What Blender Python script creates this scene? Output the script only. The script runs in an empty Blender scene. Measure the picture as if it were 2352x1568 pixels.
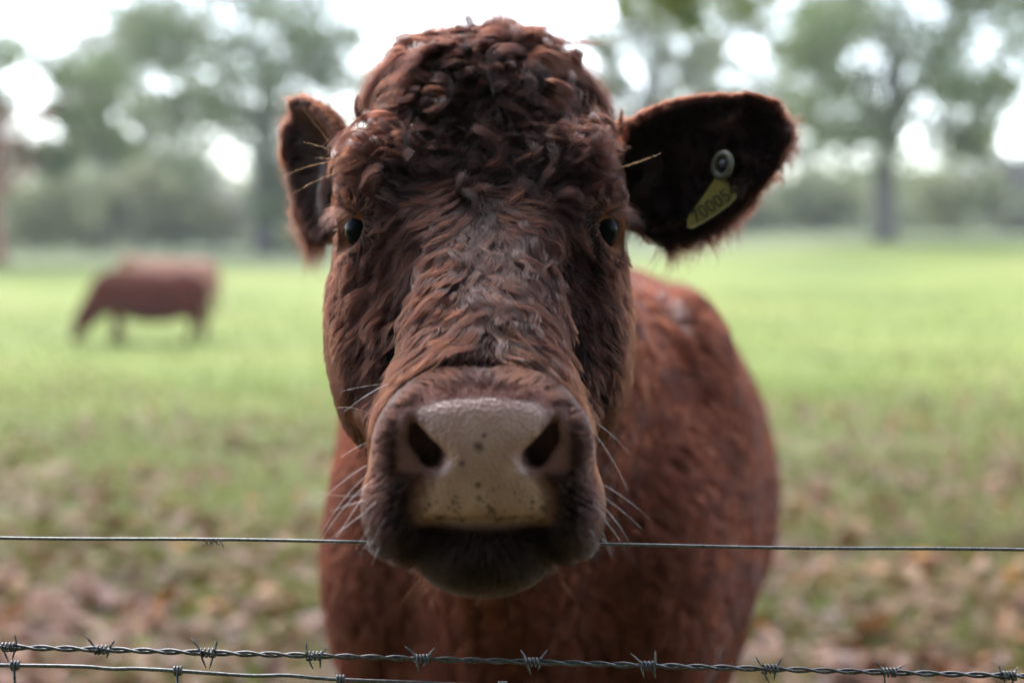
import bpy, bmesh, math, random
import numpy as np
from mathutils import Vector, Matrix, kdtree

scene = bpy.context.scene
R = math.radians
# ---------------------------------------------------------------- camera
cam_d = bpy.data.cameras.new('camera')
cam = bpy.data.objects.new('camera', cam_d)
scene.collection.objects.link(cam)
cam.location = (0.0, 0.0, 1.2)
cam.rotation_euler = (R(90 - 3.22), 0, 0)
cam_d.lens = 50.0
cam_d.sensor_width = 36.0
cam_d.clip_start = 0.05
cam_d.clip_end = 2000
cam_d.dof.use_dof = True
cam_d.dof.focus_distance = 1.125
cam_d.dof.aperture_fstop = 2.65
cam_d.dof.aperture_blades = 0
scene.camera = cam
# ---------------------------------------------------------------- sky and sun (overcast)
SUN_EL, SUN_AZ = 50.0, -18.0          # azimuth from +Y (away from the camera) towards +X
world = bpy.data.worlds.new('World')
scene.world = world
world.use_nodes = True
wn = world.node_tree.nodes; wl = world.node_tree.links
wn.clear()
sky = wn.new('ShaderNodeTexSky'); sky.sky_type = 'NISHITA'; sky.sun_disc = False
sky.sun_elevation = R(SUN_EL); sky.sun_rotation = R(SUN_AZ)
sky.air_density = 1.0; sky.dust_density = 1.0; sky.ozone_density = 1.0
hs = wn.new('ShaderNodeHueSaturation'); hs.inputs['Saturation'].default_value = 0.62
bg = wn.new('ShaderNodeBackground'); bg.inputs['Strength'].default_value = 0.15
wo = wn.new('ShaderNodeOutputWorld')
wl.new(sky.outputs[0], hs.inputs['Color']); wl.new(hs.outputs[0], bg.inputs['Color']); wl.new(bg.outputs[0], wo.inputs[0])
sun_d = bpy.data.lights.new('sun', 'SUN'); sun_d.energy = 0.9; sun_d.angle = R(40); sun_d.color = (1.0, 0.98, 0.95)
sun = bpy.data.objects.new('sun', sun_d); scene.collection.objects.link(sun)
_sd = Vector((math.sin(R(SUN_AZ)) * math.cos(R(SUN_EL)), math.cos(R(SUN_AZ)) * math.cos(R(SUN_EL)), math.sin(R(SUN_EL))))
sun.rotation_euler = _sd.to_track_quat('Z', 'Y').to_euler()
scene.view_settings.view_transform = 'Standard'
scene.view_settings.look = 'None'
scene.view_settings.gamma = 1.0
scene.view_settings.use_curve_mapping = False
scene.view_settings.exposure = 2.5
scene.cycles.use_denoising = True
scene.cycles.use_adaptive_sampling = False
scene.cycles.max_bounces = 8
scene.cycles.diffuse_bounces = 3
scene.cycles.glossy_bounces = 3
scene.cycles.transmission_bounces = 6
scene.cycles.transparent_max_bounces = 6
scene.cycles.sample_clamp_indirect = 6.0
scene.cycles.volume_bounces = 0
try:
    scene.cycles_curves.shape = 'RIBBONS'
except Exception:
    pass

# ---------------------------------------------------------------- helpers
COL = scene.collection
THETA = R(3.22); CT, ST = math.cos(THETA), math.sin(THETA)
CAMZ = 1.2
def P(px, py, y):
    """world point seen at photograph position (2352 x 1568 scale) at world depth y (used to measure where things stand)"""
    h = (px - 1176) / 3267.0; v = (784 - py) / 3267.0
    dy = CT + v * ST; dz = -ST + v * CT
    t = y / dy
    return np.array([h * t, y, CAMZ + dz * t])

def tag(o, label=None, cat=None, group=None, kind=None):
    if label: o['label'] = label
    if cat: o['category'] = cat
    if group: o['group'] = group
    if kind: o['kind'] = kind
    return o
def link(o, parent=None):
    COL.objects.link(o)
    if parent is not None: o.parent = parent
    return o
def empty(name, loc=(0, 0, 0)):
    o = bpy.data.objects.new(name, None); o.location = loc; o.empty_display_size = 0.1
    return link(o)
def mesh_obj(name, verts, faces, mat, parent=None, smooth=True):
    me = bpy.data.meshes.new(name)
    verts = np.asarray(verts, dtype=np.float32)
    if isinstance(faces, np.ndarray) and faces.ndim == 2:
        nf, k = faces.shape
        me.vertices.add(len(verts)); me.vertices.foreach_set('co', verts.ravel())
        me.loops.add(nf * k); me.loops.foreach_set('vertex_index', faces.astype(np.int32).ravel())
        me.polygons.add(nf)
        me.polygons.foreach_set('loop_start', np.arange(0, nf * k, k, dtype=np.int32))
        me.update(calc_edges=True); me.validate()
    else:
        me.from_pydata([tuple(v) for v in verts.tolist()], [], [tuple(f) for f in faces])
    if smooth: me.polygons.foreach_set('use_smooth', np.ones(len(me.polygons), dtype=bool))
    if mat is not None: me.materials.append(mat)
    o = bpy.data.objects.new(name, me)
    return link(o, parent)

def new_mat(name):
    m = bpy.data.materials.new(name); m.use_nodes = True
    nt = m.node_tree; nt.nodes.clear()
    out = nt.nodes.new('ShaderNodeOutputMaterial')
    return m, nt, out
class N:
    """small node helper"""
    def __init__(s, nt): s.nt = nt
    def __call__(s, typ, **kw):
        n = s.nt.nodes.new(typ)
        for k, v in kw.items():
            if k.startswith('i_'):
                key = k[2:]
                key = int(key) if key.isdigit() else key.replace('_', ' ')
                n.inputs[key].default_value = v
            else: setattr(n, k, v)
        return n
    def link(s, a, b): s.nt.links.new(a, b)
def ramp(n, stops, interp='LINEAR'):
    r = n('ShaderNodeValToRGB'); e = r.color_ramp; e.interpolation = interp
    while len(e.elements) < len(stops): e.elements.new(0.5)
    for el, (p, c) in zip(e.elements, stops):
        el.position = p; el.color = (*c, 1) if len(c) == 3 else c
    return r

def tube(path, radii, seg=8, cap=True):
    """verts, faces of a tube along path"""
    path = np.asarray(path, float); n = len(path)
    radii = np.broadcast_to(np.asarray(radii, float), (n,))
    tan = np.gradient(path, axis=0); tan /= np.linalg.norm(tan, axis=1, keepdims=True) + 1e-12
    ref = np.array([0, 0, 1.0]) if abs(tan[0][2]) < 0.9 else np.array([1.0, 0, 0])
    u = np.cross(tan[0], ref); u /= np.linalg.norm(u)
    vs = []
    for i in range(n):
        u = u - tan[i] * np.dot(u, tan[i]); u /= np.linalg.norm(u)
        w = np.cross(tan[i], u)
        for k in range(seg):
            a = 2 * math.pi * k / seg
            vs.append(path[i] + radii[i] * (math.cos(a) * u + math.sin(a) * w))
    fs = []
    for i in range(n - 1):
        for k in range(seg):
            k2 = (k + 1) % seg
            fs.append((i * seg + k, i * seg + k2, (i + 1) * seg + k2, (i + 1) * seg + k))
    if cap:
        fs.append(tuple(range(seg - 1, -1, -1))); fs.append(tuple((n - 1) * seg + k for k in range(seg)))
    return vs, fs
class MB:
    def __init__(s): s.v = []; s.f = []
    def add(s, vf):
        b = len(s.v); s.v += [tuple(map(float, p)) for p in vf[0]]; s.f += [tuple(i + b for i in f) for f in vf[1]]
        return s
    def build(s, name, mat, parent=None, smooth=True):
        return mesh_obj(name, s.v, s.f, mat, parent, smooth)

def smooth_noise(x, y, seed=0):
    """cheap smooth 2-D value noise, -1..1, vectorised"""
    rs = np.random.RandomState(seed); t = rs.rand(64, 64) * 2 - 1
    x = np.asarray(x, float); y = np.asarray(y, float)
    xi = np.floor(x).astype(int); yi = np.floor(y).astype(int); fx = x - xi; fy = y - yi
    fx = fx * fx * (3 - 2 * fx); fy = fy * fy * (3 - 2 * fy)
    g = lambda i, j: t[i % 64, j % 64]
    return (g(xi, yi) * (1 - fx) + g(xi + 1, yi) * fx) * (1 - fy) + (g(xi, yi + 1) * (1 - fx) + g(xi + 1, yi + 1) * fx) * fy
def sstep(a, b, x):
    t = np.clip((x - a) / (b - a), 0, 1); return t * t * (3 - 2 * t)
# ================================================================ the setting
def ground_z(x, y):
    x = np.asarray(x, float); y = np.asarray(y, float)
    rise = sstep(16, 60, y) * 1.55 + np.clip((y - 60) / 60, 0, 6) * 1.2
    right = sstep(12, 48, y) * sstep(-4, 16, x) * 0.85
    bump = 0.05 * smooth_noise(x * 0.35 + 5, y * 0.35, 11) * sstep(2, 8, y) + 0.10 * smooth_noise(x * 0.09, y * 0.09 + 3, 12) * sstep(10, 30, y)
    return rise + right + bump
gx = np.concatenate([np.linspace(-400, -40, 16)[:-1], np.linspace(-40, 40, 161), np.linspace(40, 400, 16)[1:]])
gy = np.concatenate([np.linspace(-60, 0, 13)[:-1], np.linspace(0, 70, 141), np.linspace(70, 700, 25)[1:]])
GX, GY = np.meshgrid(gx, gy, indexing='ij')
gv = np.stack([GX, GY, ground_z(GX, GY)], -1).reshape(-1, 3)
ii, jj = np.meshgrid(np.arange(len(gx) - 1), np.arange(len(gy) - 1), indexing='ij')
a_ = (ii * len(gy) + jj).ravel()
gq = np.stack([a_, a_ + len(gy), a_ + len(gy) + 1, a_ + 1], 1)
def ground_material():
    m, nt, out = new_mat('pasture'); n = N(nt)
    geo = n('ShaderNodeNewGeometry'); sp = n('ShaderNodeSeparateXYZ'); n.link(geo.outputs['Position'], sp.inputs[0])
    n1 = n('ShaderNodeTexNoise', i_Scale=0.22, i_Detail=4.0); n.link(geo.outputs['Position'], n1.inputs['Vector'])
    n2 = n('ShaderNodeTexNoise', i_Scale=2.2, i_Detail=6.0, i_Roughness=0.65); n.link(geo.outputs['Position'], n2.inputs['Vector'])
    n3 = n('ShaderNodeTexNoise', i_Scale=14.0, i_Detail=5.0, i_Roughness=0.7); n.link(geo.outputs['Position'], n3.inputs['Vector'])
    grass = ramp(n, [(0.30, (0.115, 0.150, 0.024)), (0.5, (0.162, 0.196, 0.030)), (0.72, (0.23, 0.225, 0.056))]); n.link(n1.outputs[0], grass.inputs[0])
    pale = n('ShaderNodeMix', data_type='RGBA'); n.link(grass.outputs[0], pale.inputs[6]); pale.inputs[7].default_value = (0.19, 0.17, 0.11, 1)
    pm = n('ShaderNodeMapRange', i_1=0.52, i_2=0.72, i_3=0.0, i_4=0.55); n.link(n2.outputs[0], pm.inputs[0]); n.link(pm.outputs[0], pale.inputs[0])
    lit = ramp(n, [(0.30, (0.030, 0.020, 0.014)), (0.44, (0.075, 0.038, 0.020)), (0.54, (0.095, 0.115, 0.024)), (0.64, (0.11, 0.062, 0.034)), (0.8, (0.095, 0.13, 0.030))]); n.link(n3.outputs[0], lit.inputs[0])
    # leaf litter close to the fence, grass further out
    e = n('ShaderNodeMath', operation='MULTIPLY_ADD', i_1=-9.0); n.link(n2.outputs[0], e.inputs[0]); n.link(sp.outputs['Y'], e.inputs[2])
    mr = n('ShaderNodeMapRange', i_1=2.0, i_2=11.0, i_3=0.9, i_4=0.0); n.link(e.outputs[0], mr.inputs[0])
    mix = n('ShaderNodeMix', data_type='RGBA'); n.link(mr.outputs[0], mix.inputs[0]); n.link(pale.outputs[2], mix.inputs[6]); n.link(lit.outputs[0], mix.inputs[7])
    # bleached long grass at the far edge of the field
    e2 = n('ShaderNodeMath', operation='MULTIPLY_ADD', i_1=14.0); n.link(n1.outputs[0], e2.inputs[0]); n.link(sp.outputs['Y'], e2.inputs[2])
    fr = n('ShaderNodeMapRange', i_1=46.0, i_2=54.0, i_3=0.0, i_4=0.85); n.link(e2.outputs[0], fr.inputs[0])
    far = n('ShaderNodeMix', data_type='RGBA'); n.link(fr.outputs[0], far.inputs[0]); n.link(mix.outputs[2], far.inputs[6]); far.inputs[7].default_value = (0.10, 0.115, 0.05, 1)
    b = n('ShaderNodeBsdfPrincipled'); n.link(far.outputs[2], b.inputs['Base Color']); b.inputs['Roughness'].default_value = 0.9; b.inputs['Specular IOR Level'].default_value = 0.2
    bp = n('ShaderNodeBump', i_Strength=0.6, i_Distance=0.05); n.link(n3.outputs[0], bp.inputs['Height']); n.link(bp.outputs[0], b.inputs['Normal'])
    n.link(b.outputs[0], out.inputs[0]); return m
ground = mesh_obj('ground', gv, gq, ground_material()); tag(ground, kind='structure')
ground['label'] = 'green pasture rising gently away from the fence'

def leafy(name, stops, trans=0.35, scale=0.6):
    """foliage: diffuse with light passing through; colour differs from leaf to leaf"""
    m, nt, out = new_mat(name); n = N(nt)
    geo = n('ShaderNodeNewGeometry')
    nz = n('ShaderNodeTexNoise', i_Scale=scale, i_Detail=2.0); n.link(geo.outputs['Position'], nz.inputs['Vector'])
    mx = n('ShaderNodeMath', operation='MULTIPLY_ADD', i_1=0.45); n.link(geo.outputs['Random Per Island'], mx.inputs[0])
    h = n('ShaderNodeMath', operation='MULTIPLY', i_1=0.55); n.link(nz.outputs[0], h.inputs[0]); n.link(h.outputs[0], mx.inputs[2])
    r = ramp(n, stops); n.link(mx.outputs[0], r.inputs[0])
    d = n('ShaderNodeBsdfPrincipled'); n.link(r.outputs[0], d.inputs['Base Color']); d.inputs['Roughness'].default_value = 0.6
    t = n('ShaderNodeBsdfTranslucent'); n.link(r.outputs[0], t.inputs['Color'])
    s = n('ShaderNodeMixShader', i_0=trans); n.link(d.outputs[0], s.inputs[1]); n.link(t.outputs[0], s.inputs[2]); n.link(s.outputs[0], out.inputs[0])
    return m
def barky(name, c1, c2, scale=6.0):
    m, nt, out = new_mat(name); n = N(nt)
    tc = n('ShaderNodeTexCoord'); mp = n('ShaderNodeMapping'); mp.inputs['Scale'].default_value = (1, 1, 0.25); n.link(tc.outputs['Object'], mp.inputs[0])
    nz = n('ShaderNodeTexNoise', i_Scale=scale, i_Detail=6.0, i_Roughness=0.7); n.link(mp.outputs[0], nz.inputs['Vector'])
    r = ramp(n, [(0.3, c1), (0.7, c2)]); n.link(nz.outputs[0], r.inputs[0])
    b = n('ShaderNodeBsdfPrincipled'); n.link(r.outputs[0], b.inputs['Base Color']); b.inputs['Roughness'].default_value = 0.9
    bp = n('ShaderNodeBump', i_Strength=0.8, i_Distance=0.05); n.link(nz.outputs[0], bp.inputs['Height']); n.link(bp.outputs[0], b.inputs['Normal'])
    n.link(b.outputs[0], out.inputs[0]); return m
M_LEAF = leafy('oak_leaves', [(0.15, (0.070, 0.115, 0.036)), (0.5, (0.13, 0.175, 0.055)), (0.85, (0.22, 0.225, 0.065))])
M_LEAF_P = leafy('haze_pale_leaves', [(0.15, (0.11, 0.14, 0.060)), (0.5, (0.18, 0.205, 0.085)), (0.85, (0.26, 0.24, 0.10))])  # far foliage made lighter: distance haze put into the leaf colour
M_LEAF_D = leafy('dull_hedge_leaves', [(0.15, (0.14, 0.165, 0.068)), (0.5, (0.22, 0.235, 0.10)), (0.85, (0.32, 0.30, 0.14))], 0.25)
M_LEAF_G = leafy('grey_twigs', [(0.15, (0.12, 0.12, 0.10)), (0.5, (0.20, 0.19, 0.16)), (0.85, (0.28, 0.25, 0.20))], 0.25)
M_BARK = barky('grey_bark', (0.045, 0.04, 0.035), (0.13, 0.115, 0.095))
M_BARK_R = barky('red_brown_bark', (0.14, 0.065, 0.035), (0.30, 0.15, 0.085))

def leaf_cards(cent, rad, n, size, rs):
    """n small pointed leaves scattered through ellipsoid clumps; returns verts, quads"""
    k = rs.randint(0, len(cent), n)
    d = rs.randn(n, 3); d /= np.linalg.norm(d, axis=1, keepdims=True)
    rr = rs.rand(n) ** 0.45
    c = cent[k] + d * rr[:, None] * rad[k]
    a = rs.randn(n, 3); a[:, 2] *= 0.7; a /= np.linalg.norm(a, axis=1, keepdims=True)
    b = np.cross(a, rs.randn(n, 3)); b /= np.linalg.norm(b, axis=1, keepdims=True)
    nn = np.cross(a, b)
    s = size * np.exp(0.3 * rs.randn(n))[:, None]
    v = np.stack([c - a * s, c + b * s * 0.45 + nn * s * 0.12, c + a * s, c - b * s * 0.45 + nn * s * 0.12], 1).reshape(-1, 3)
    return v, np.arange(n * 4).reshape(-1, 4)
def make_tree(name, label, cat, base, h, crown_c, crown_r, nclump, nleaf, size, leafmat, barkmat, trunk_r, seed, group=None, clump_r=0.28, lean=(0, 0), fill=0.55, extra=None):
    rs = np.random.RandomState(seed); base = np.asarray(base, float)
    o = empty(name, base); tag(o, label, cat, group)
    cc = np.asarray(crown_c, float); cr = np.asarray(crown_r, float)
    d = rs.randn(nclump, 3); d /= np.linalg.norm(d, axis=1, keepdims=True)
    cent = cc + d * (fill + (1 - fill) * rs.rand(nclump))[:, None] * cr
    cent[:, 2] = np.maximum(cent[:, 2], cc[2] - cr[2] * 0.85)
    if extra is not None: cent = np.concatenate([cent, np.asarray(extra, float)])
    rad = (clump_r * cr.mean()) * np.exp(0.25 * rs.randn(len(cent)))[:, None] * np.array([1.15, 1.15, 0.75])
    mb = MB()
    top = np.array([lean[0], lean[1], min(h * 0.62, cc[2])])
    tp = [np.array([0, 0, -0.15]), np.array([0, 0, 0.3]), top * 0.35 + rs.randn(3) * np.array([0.1, 0.1, 0]), top * 0.7 + rs.randn(3) * np.array([0.15, 0.15, 0]), top]
    mb.add(tube(tp, [trunk_r * 1.45, trunk_r * 1.1, trunk_r * 0.92, trunk_r * 0.7, trunk_r * 0.45], 10))
    tr = mb.build('trunk', barkmat, o)
    lb = MB()
    for i in range(len(cent)):
        if i >= 26 and i < nclump: continue
        f = 0.35 + 0.6 * rs.rand(); st = tp[1] + (top - tp[1]) * f; en = cent[i]
        mid = (st + en) / 2 + np.array([0, 0, 0.12 * np.linalg.norm(en - st)]) + rs.randn(3) * 0.15
        r0 = trunk_r * 0.35 * (1.2 - 0.6 * f)
        lb.add(tube([st, (st * 2 + mid) / 3, mid, en], [r0, r0 * 0.75, r0 * 0.5, r0 * 0.2], 6))
    lb.build('limbs', barkmat, tr)
    v, q = leaf_cards(cent, rad, nleaf, size, rs)
    mesh_obj('crown', v, q, leafmat, o, smooth=False)
    return o
def gbase(px, y, dz=0.0):
    x = (px - 1176) / 3267.0 * y
    return np.array([x, y, float(ground_z(x, y)) + dz])
G_T = 'trees around the far edge of the field'
b = gbase(2030, 46)
make_tree('oak_tree', 'dark oak with a bare straight trunk standing alone on the right of the field', 'tree', b, 11, (0.9, 0, 6.2), (5.2, 4.2, 3.8), 84, 22000, 0.115, M_LEAF, M_BARK, 0.36, 21, G_T, 0.26, (0.3, 0))
b = gbase(610, 58)
make_tree('oak_tree', 'large green tree behind the ear on the left, its crown lit yellow at the right', 'tree', b, 15, (-0.4, 0, 7.6), (5.0, 4.5, 5.6), 96, 20000, 0.135, M_LEAF, M_BARK, 0.42, 22, G_T, 0.25)
b = gbase(690, 57)
make_tree('leafy_bush', 'dark green bush below the tree behind the left ear', 'bush', b, 4, (0, 0, 2.0), (1.9, 1.6, 2.3), 26, 5000, 0.15, M_LEAF, M_BARK, 0.16, 23, None, 0.36, fill=0.2)
b = gbase(-8, 44)
make_tree('ash_tree', 'tree cut by the left edge with a reddish-brown trunk', 'tree', b, 10, (0.4, 1.5, 4.9), (3.4, 3.0, 2.6), 42, 5000, 0.16, M_LEAF, M_BARK_R, 0.30, 24, G_T, 0.26)
b = gbase(330, 74)
make_tree('airy_tree', 'thin airy pale tree between the left edge and the large green tree', 'tree', b, 14, (0, 0, 8.0), (4.6, 4.0, 5.2), 76, 17000, 0.15, M_LEAF_P, M_BARK, 0.28, 25, G_T, 0.24)
b = gbase(1480, 76)
make_tree('airy_tree', 'pale see-through tree between the cow\'s poll and its tagged ear', 'tree', b, 17, (0.5, 0, 8.6), (4.2, 4.0, 6.2), 80, 18000, 0.15, M_LEAF_P, M_BARK, 0.32, 26, G_T, 0.22)
b = gbase(1740, 84)
make_tree('airy_tree', 'pale see-through tree above the tagged ear beside the dark oak', 'tree', b, 17, (0, 0, 9.0), (5.6, 4.0, 6.2), 80, 18000, 0.15, M_LEAF_P, M_BARK, 0.32, 27, G_T, 0.22)
b = gbase(1010, 80)
make_tree('airy_tree', 'pale tree half hidden behind the cow\'s curly poll', 'tree', b, 16, (1.0, 0, 6.0), (4.0, 4.0, 4.6), 40, 6500, 0.20, M_LEAF_P, M_BARK, 0.32, 28, G_T, 0.24)
# hedge bushes along the far edge
HB = [(90, 56, 2.6, 3.0, M_LEAF_D, 'dull green bush at the far left field edge below the ash'),
      (235, 62, 2.6, 3.9, M_LEAF_D, 'tall olive bush left of the grazing cow at the field edge'),
      (400, 62, 2.8, 4.2, M_LEAF_D, 'olive bush standing behind the grazing cow'),
      (500, 64, 2.0, 2.9, M_LEAF_G, 'grey bare bush between the olive bush and the dark bush'),
      (1690, 70, 3.2, 2.6, M_LEAF_D, 'grey-green bush under the tagged ear at the field edge'),
      (1880, 66, 2.2, 3.0, M_LEAF_P, 'pale bush just left of the oak trunk'),
      (2180, 60, 2.6, 3.2, M_LEAF_D, 'brownish bush right of the oak trunk'),
      (2330, 62, 2.6, 3.4, M_LEAF_G, 'pale twiggy bush at the right edge of the field')]
for i, (px, y, r_, hh, mt, lab) in enumerate(HB):
    b = gbase(px, y)
    make_tree('leafy_bush', lab, 'bush', b, hh, (0, 0, hh * 0.5), (r_, r_ * 0.8, hh * 0.55), 30, 3000, 0.16, mt, M_BARK, 0.12, 40 + i, 'bushes along the far field edge', 0.36, fill=0.2)
# the wood beyond the field: reads as one mass
rs = np.random.RandomState(5); nW = 420
wx = rs.uniform(-75, 80, nW); wy = rs.uniform(92, 135, nW); wz = ground_z(wx, wy)
wh = 4.6 + 3.6 * rs.rand(nW) + 2.0 * smooth_noise(wx * 0.06, wy * 0.03, 9)
cent = np.stack([wx, wy, wz + wh * 0.5], 1); rad = np.stack([2.6 + 1.5 * rs.rand(nW), 2.0 + rs.rand(nW), wh * 0.52], 1)
lx = rs.uniform(-75, 80, 330); ly = rs.uniform(88, 112, 330)                       # undergrowth
cent = np.concatenate([cent, np.stack([lx, ly, ground_z(lx, ly) + 0.9], 1)]); rad = np.concatenate([rad, np.stack([2.6 + rs.rand(330), 1.6 + rs.rand(330), 1.5 + 0.6 * rs.rand(330)], 1)])
v, q = leaf_cards(cent, rad, 110000, 0.32, rs)
wood = mesh_obj('distant_wood', v, q, M_LEAF_P, None, smooth=False)
tag(wood, 'pale woodland closing the view beyond the field', 'wood', kind='stuff')
# the tree over the photographer: its bough hangs into the top of the picture
ob = np.array([0.6, -2.6, 0.0])
bough = []
for px, py, y in ((1430, -60, 7.0), (1500, 5, 7.4), (1580, 25, 7.6), (1560, -40, 7.2), (1650, 0, 7.8), (1720, -10, 8.0), (1640, -90, 7.4), (1480, -100, 6.6)):
    bough.append(P(px, py, y) - ob)
rs = np.random.RandomState(31)
ot = make_tree('overhanging_tree', 'tree whose leafy bough hangs into the top edge right of the cow\'s poll', 'tree', ob, 9, (0.0, -0.6, 4.6), (7.0, 5.0, 2.6), 90, 27000, 0.11, M_LEAF, M_BARK, 0.34, 31, None, 0.24, fill=0.2)
v, q = leaf_cards(np.array(bough), np.tile([[0.20, 0.24, 0.13]], (len(bough), 1)), 620, 0.045, rs)
tw = mesh_obj('hanging_bough', v, q, M_LEAF, ot, smooth=False)
lb = MB(); st = np.array([0.3, 2.0, 4.6])
for c_ in bough:
    lb.add(tube([st, (st + c_) / 2 + np.array([0, 0, 0.3]), c_], [0.05, 0.025, 0.006], 5))
lb.build('twigs', M_BARK, tw)

rs = np.random.RandomState(8); nW = 150  # unseen wood added behind the camera to keep sky light off the cow's front
wx = rs.uniform(-26, 26, nW); wy = rs.uniform(-15, -4.5, nW); wh = 4.5 + 5.0 * rs.rand(nW)
cent = np.stack([wx, wy, wh * 0.52], 1); rad = np.stack([2.0 + rs.rand(nW), 1.8 + rs.rand(nW), wh * 0.55], 1)
v, q = leaf_cards(cent, rad, 22000, 0.26, rs)
nwood = mesh_obj('light_block_wood', v, q, M_LEAF, None, smooth=False)
tag(nwood, 'unseen woodland added behind the camera to block sky light', 'wood', kind='stuff')

# the damp air: one even box round everything
bm = bmesh.new(); bmesh.ops.create_cube(bm, size=1.0); me = bpy.data.meshes.new('haze'); bm.to_mesh(me); bm.free()
haze = bpy.data.objects.new('haze', me); link(haze); haze.scale = (804, 764, 34); haze.location = (0, 321, 15.9)
hm, nt, out = new_mat('haze_air'); n = N(nt); pv = n('ShaderNodeVolumePrincipled'); pv.inputs['Color'].default_value = (0.92, 0.95, 1.0, 1); pv.inputs['Density'].default_value = 0.0008; pv.inputs['Anisotropy'].default_value = 0.2
n.link(pv.outputs[0], out.inputs['Volume']); me.materials.append(hm)
tag(haze, 'thin damp haze over the field', 'haze', kind='stuff')

# ---------------------------------------------------------------- grass and fallen leaves
rs = np.random.RandomState(77)
def scatter(n, y0, y1, power=1.0):
    t = rs.rand(n); y = 1 / (1 / y0 + (1 / y1 - 1 / y0) * t ** power)
    w = 0.44 * y + 1.3; x = rs.uniform(-1, 1, n) * w
    return x, y
nG = 160000
x, y = scatter(nG, 2.2, 30)
keep = (smooth_noise(x * 1.3, y * 1.3, 15) + 0.7 * smooth_noise(x * 4, y * 4, 16) > np.interp(y, [2, 5, 9, 14], [0.0, -0.2, -0.6, -1.6]))
x, y = x[keep], y[keep]; nG = len(x)
z = ground_z(x, y); hgt = (0.035 + 0.045 * rs.rand(nG)) * np.interp(y, [2, 8, 30], [0.9, 1.0, 1.6]); wd = np.interp(y, [2, 8, 30], [0.003, 0.006, 0.018])
an = rs.rand(nG) * 6.28; ln = rs.randn(nG, 2) * 0.5 * hgt[:, None]
bx = np.cos(an) * wd; by = np.sin(an) * wd
v = np.stack([np.stack([x - bx, y - by, z - 0.005], 1), np.stack([x + bx, y + by, z - 0.005], 1), np.stack([x + ln[:, 0], y + ln[:, 1], z + hgt], 1)], 1).reshape(-1, 3)
M_GRASS = leafy('grass_blades', [(0.15, (0.105, 0.142, 0.022)), (0.5, (0.162, 0.196, 0.030)), (0.85, (0.24, 0.235, 0.062))], 0.35, 0.5)
gr = mesh_obj('grass', v, np.arange(nG * 3).reshape(-1, 3), M_GRASS, None, smooth=False)
tag(gr, 'short grass covering the pasture behind the fence', 'grass', kind='stuff')
def leaf_shape(x, y, z, s, rs):
    """curled fallen leaves: 6-vertex outline folded along the midrib; returns verts and quads"""
    n = len(x); a = rs.rand(n) * 6.28; tilt = rs.randn(n, 2) * 0.35
    t = np.stack([np.cos(a), np.sin(a), tilt[:, 0]], 1); w = np.stack([-np.sin(a), np.cos(a), tilt[:, 1]], 1)
    c = np.stack([x, y, z], 1); up = np.array([0, 0, 1.0]); S = s[:, None]
    f = lambda u, q, h: c + t * S * u + w * S * q + up * S * h
    v = np.stack([f(-1, 0, 0.0), f(-0.25, 0.48, 0.20), f(0.5, 0.36, 0.22), f(1, 0, 0.10), f(0.5, -0.36, 0.22), f(-0.25, -0.48, 0.20), f(-0.2, 0, 0.04), f(0.5, 0, 0.03)], 1).reshape(-1, 3)
    b = np.arange(n)[:, None] * 8
    q = np.concatenate([b + np.array([[0, 6, 1, 1]]), b + np.array([[6, 7, 2, 1]]), b + np.array([[7, 3, 2, 2]]), b + np.array([[0, 5, 6, 6]]), b + np.array([[6, 5, 4, 7]]), b + np.array([[7, 4, 3, 3]])], 0)
    fs = [tuple(dict.fromkeys(r)) for r in q.tolist()]
    return v, fs
M_LITTER = leafy('fallen_leaves', [(0.12, (0.035, 0.015, 0.008)), (0.35, (0.115, 0.038, 0.012)), (0.55, (0.19, 0.070, 0.020)), (0.66, (0.23, 0.120, 0.052)), (0.77, (0.42, 0.13, 0.015))], 0.15, 0.8)
nL = 26000
x, y = scatter(nL, 2.2, 19, 0.8)
keep = smooth_noise(x * 0.8 + 3, y * 0.8, 18) * 0.9 + rs.rand(nL) * 0.8 > np.interp(y, [2, 6, 9, 13, 19], [-0.7, -0.35, 0.1, 0.65, 1.1]) - 0.25 * sstep(0.3, 1.5, x)
x, y = x[keep], y[keep]; nL = len(x)
v, fs = leaf_shape(x, y, ground_z(x, y) + 0.012 + 0.02 * rs.rand(nL), 0.038 * np.exp(0.3 * rs.randn(nL)), rs)
lit = mesh_obj('leaf_litter', v, fs, M_LITTER, None, smooth=False)
tag(lit, 'brown and pinkish fallen leaves strewn over the near pasture', 'leaves', kind='stuff')
M_ORANGE = leafy('orange_leaf', [(0.2, (0.46, 0.16, 0.03)), (0.8, (0.62, 0.27, 0.05))], 0.3, 3.0)
for px, py, lab in ((2118, 1290, 'bright orange fallen leaf right of the cow just below the plain wire'),
                    (1762, 1490, 'yellow-orange fallen leaf beside the cow\'s flank above the barbed wire'),
                    (402, 1278, 'orange fallen leaf on the left just below the plain wire'),
                    (2335, 1345, 'orange fallen leaf at the right edge of the picture')):
    y_ = 1.2 * 3267 / (py - 600); x_ = (px - 1176) / 3267 * y_
    v, fs = leaf_shape(np.array([0.0]), np.array([0.0]), np.array([0.0]), np.array([0.055]), rs)
    lf = mesh_obj('fallen_leaf', v, fs, M_ORANGE, None, smooth=False); lf.location = (x_, y_, float(ground_z(x_, y_)) + 0.03)
    lf.rotation_euler = (R(35), 0, 0)
    tag(lf, lab, 'leaf', 'bright fallen leaves')
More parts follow.
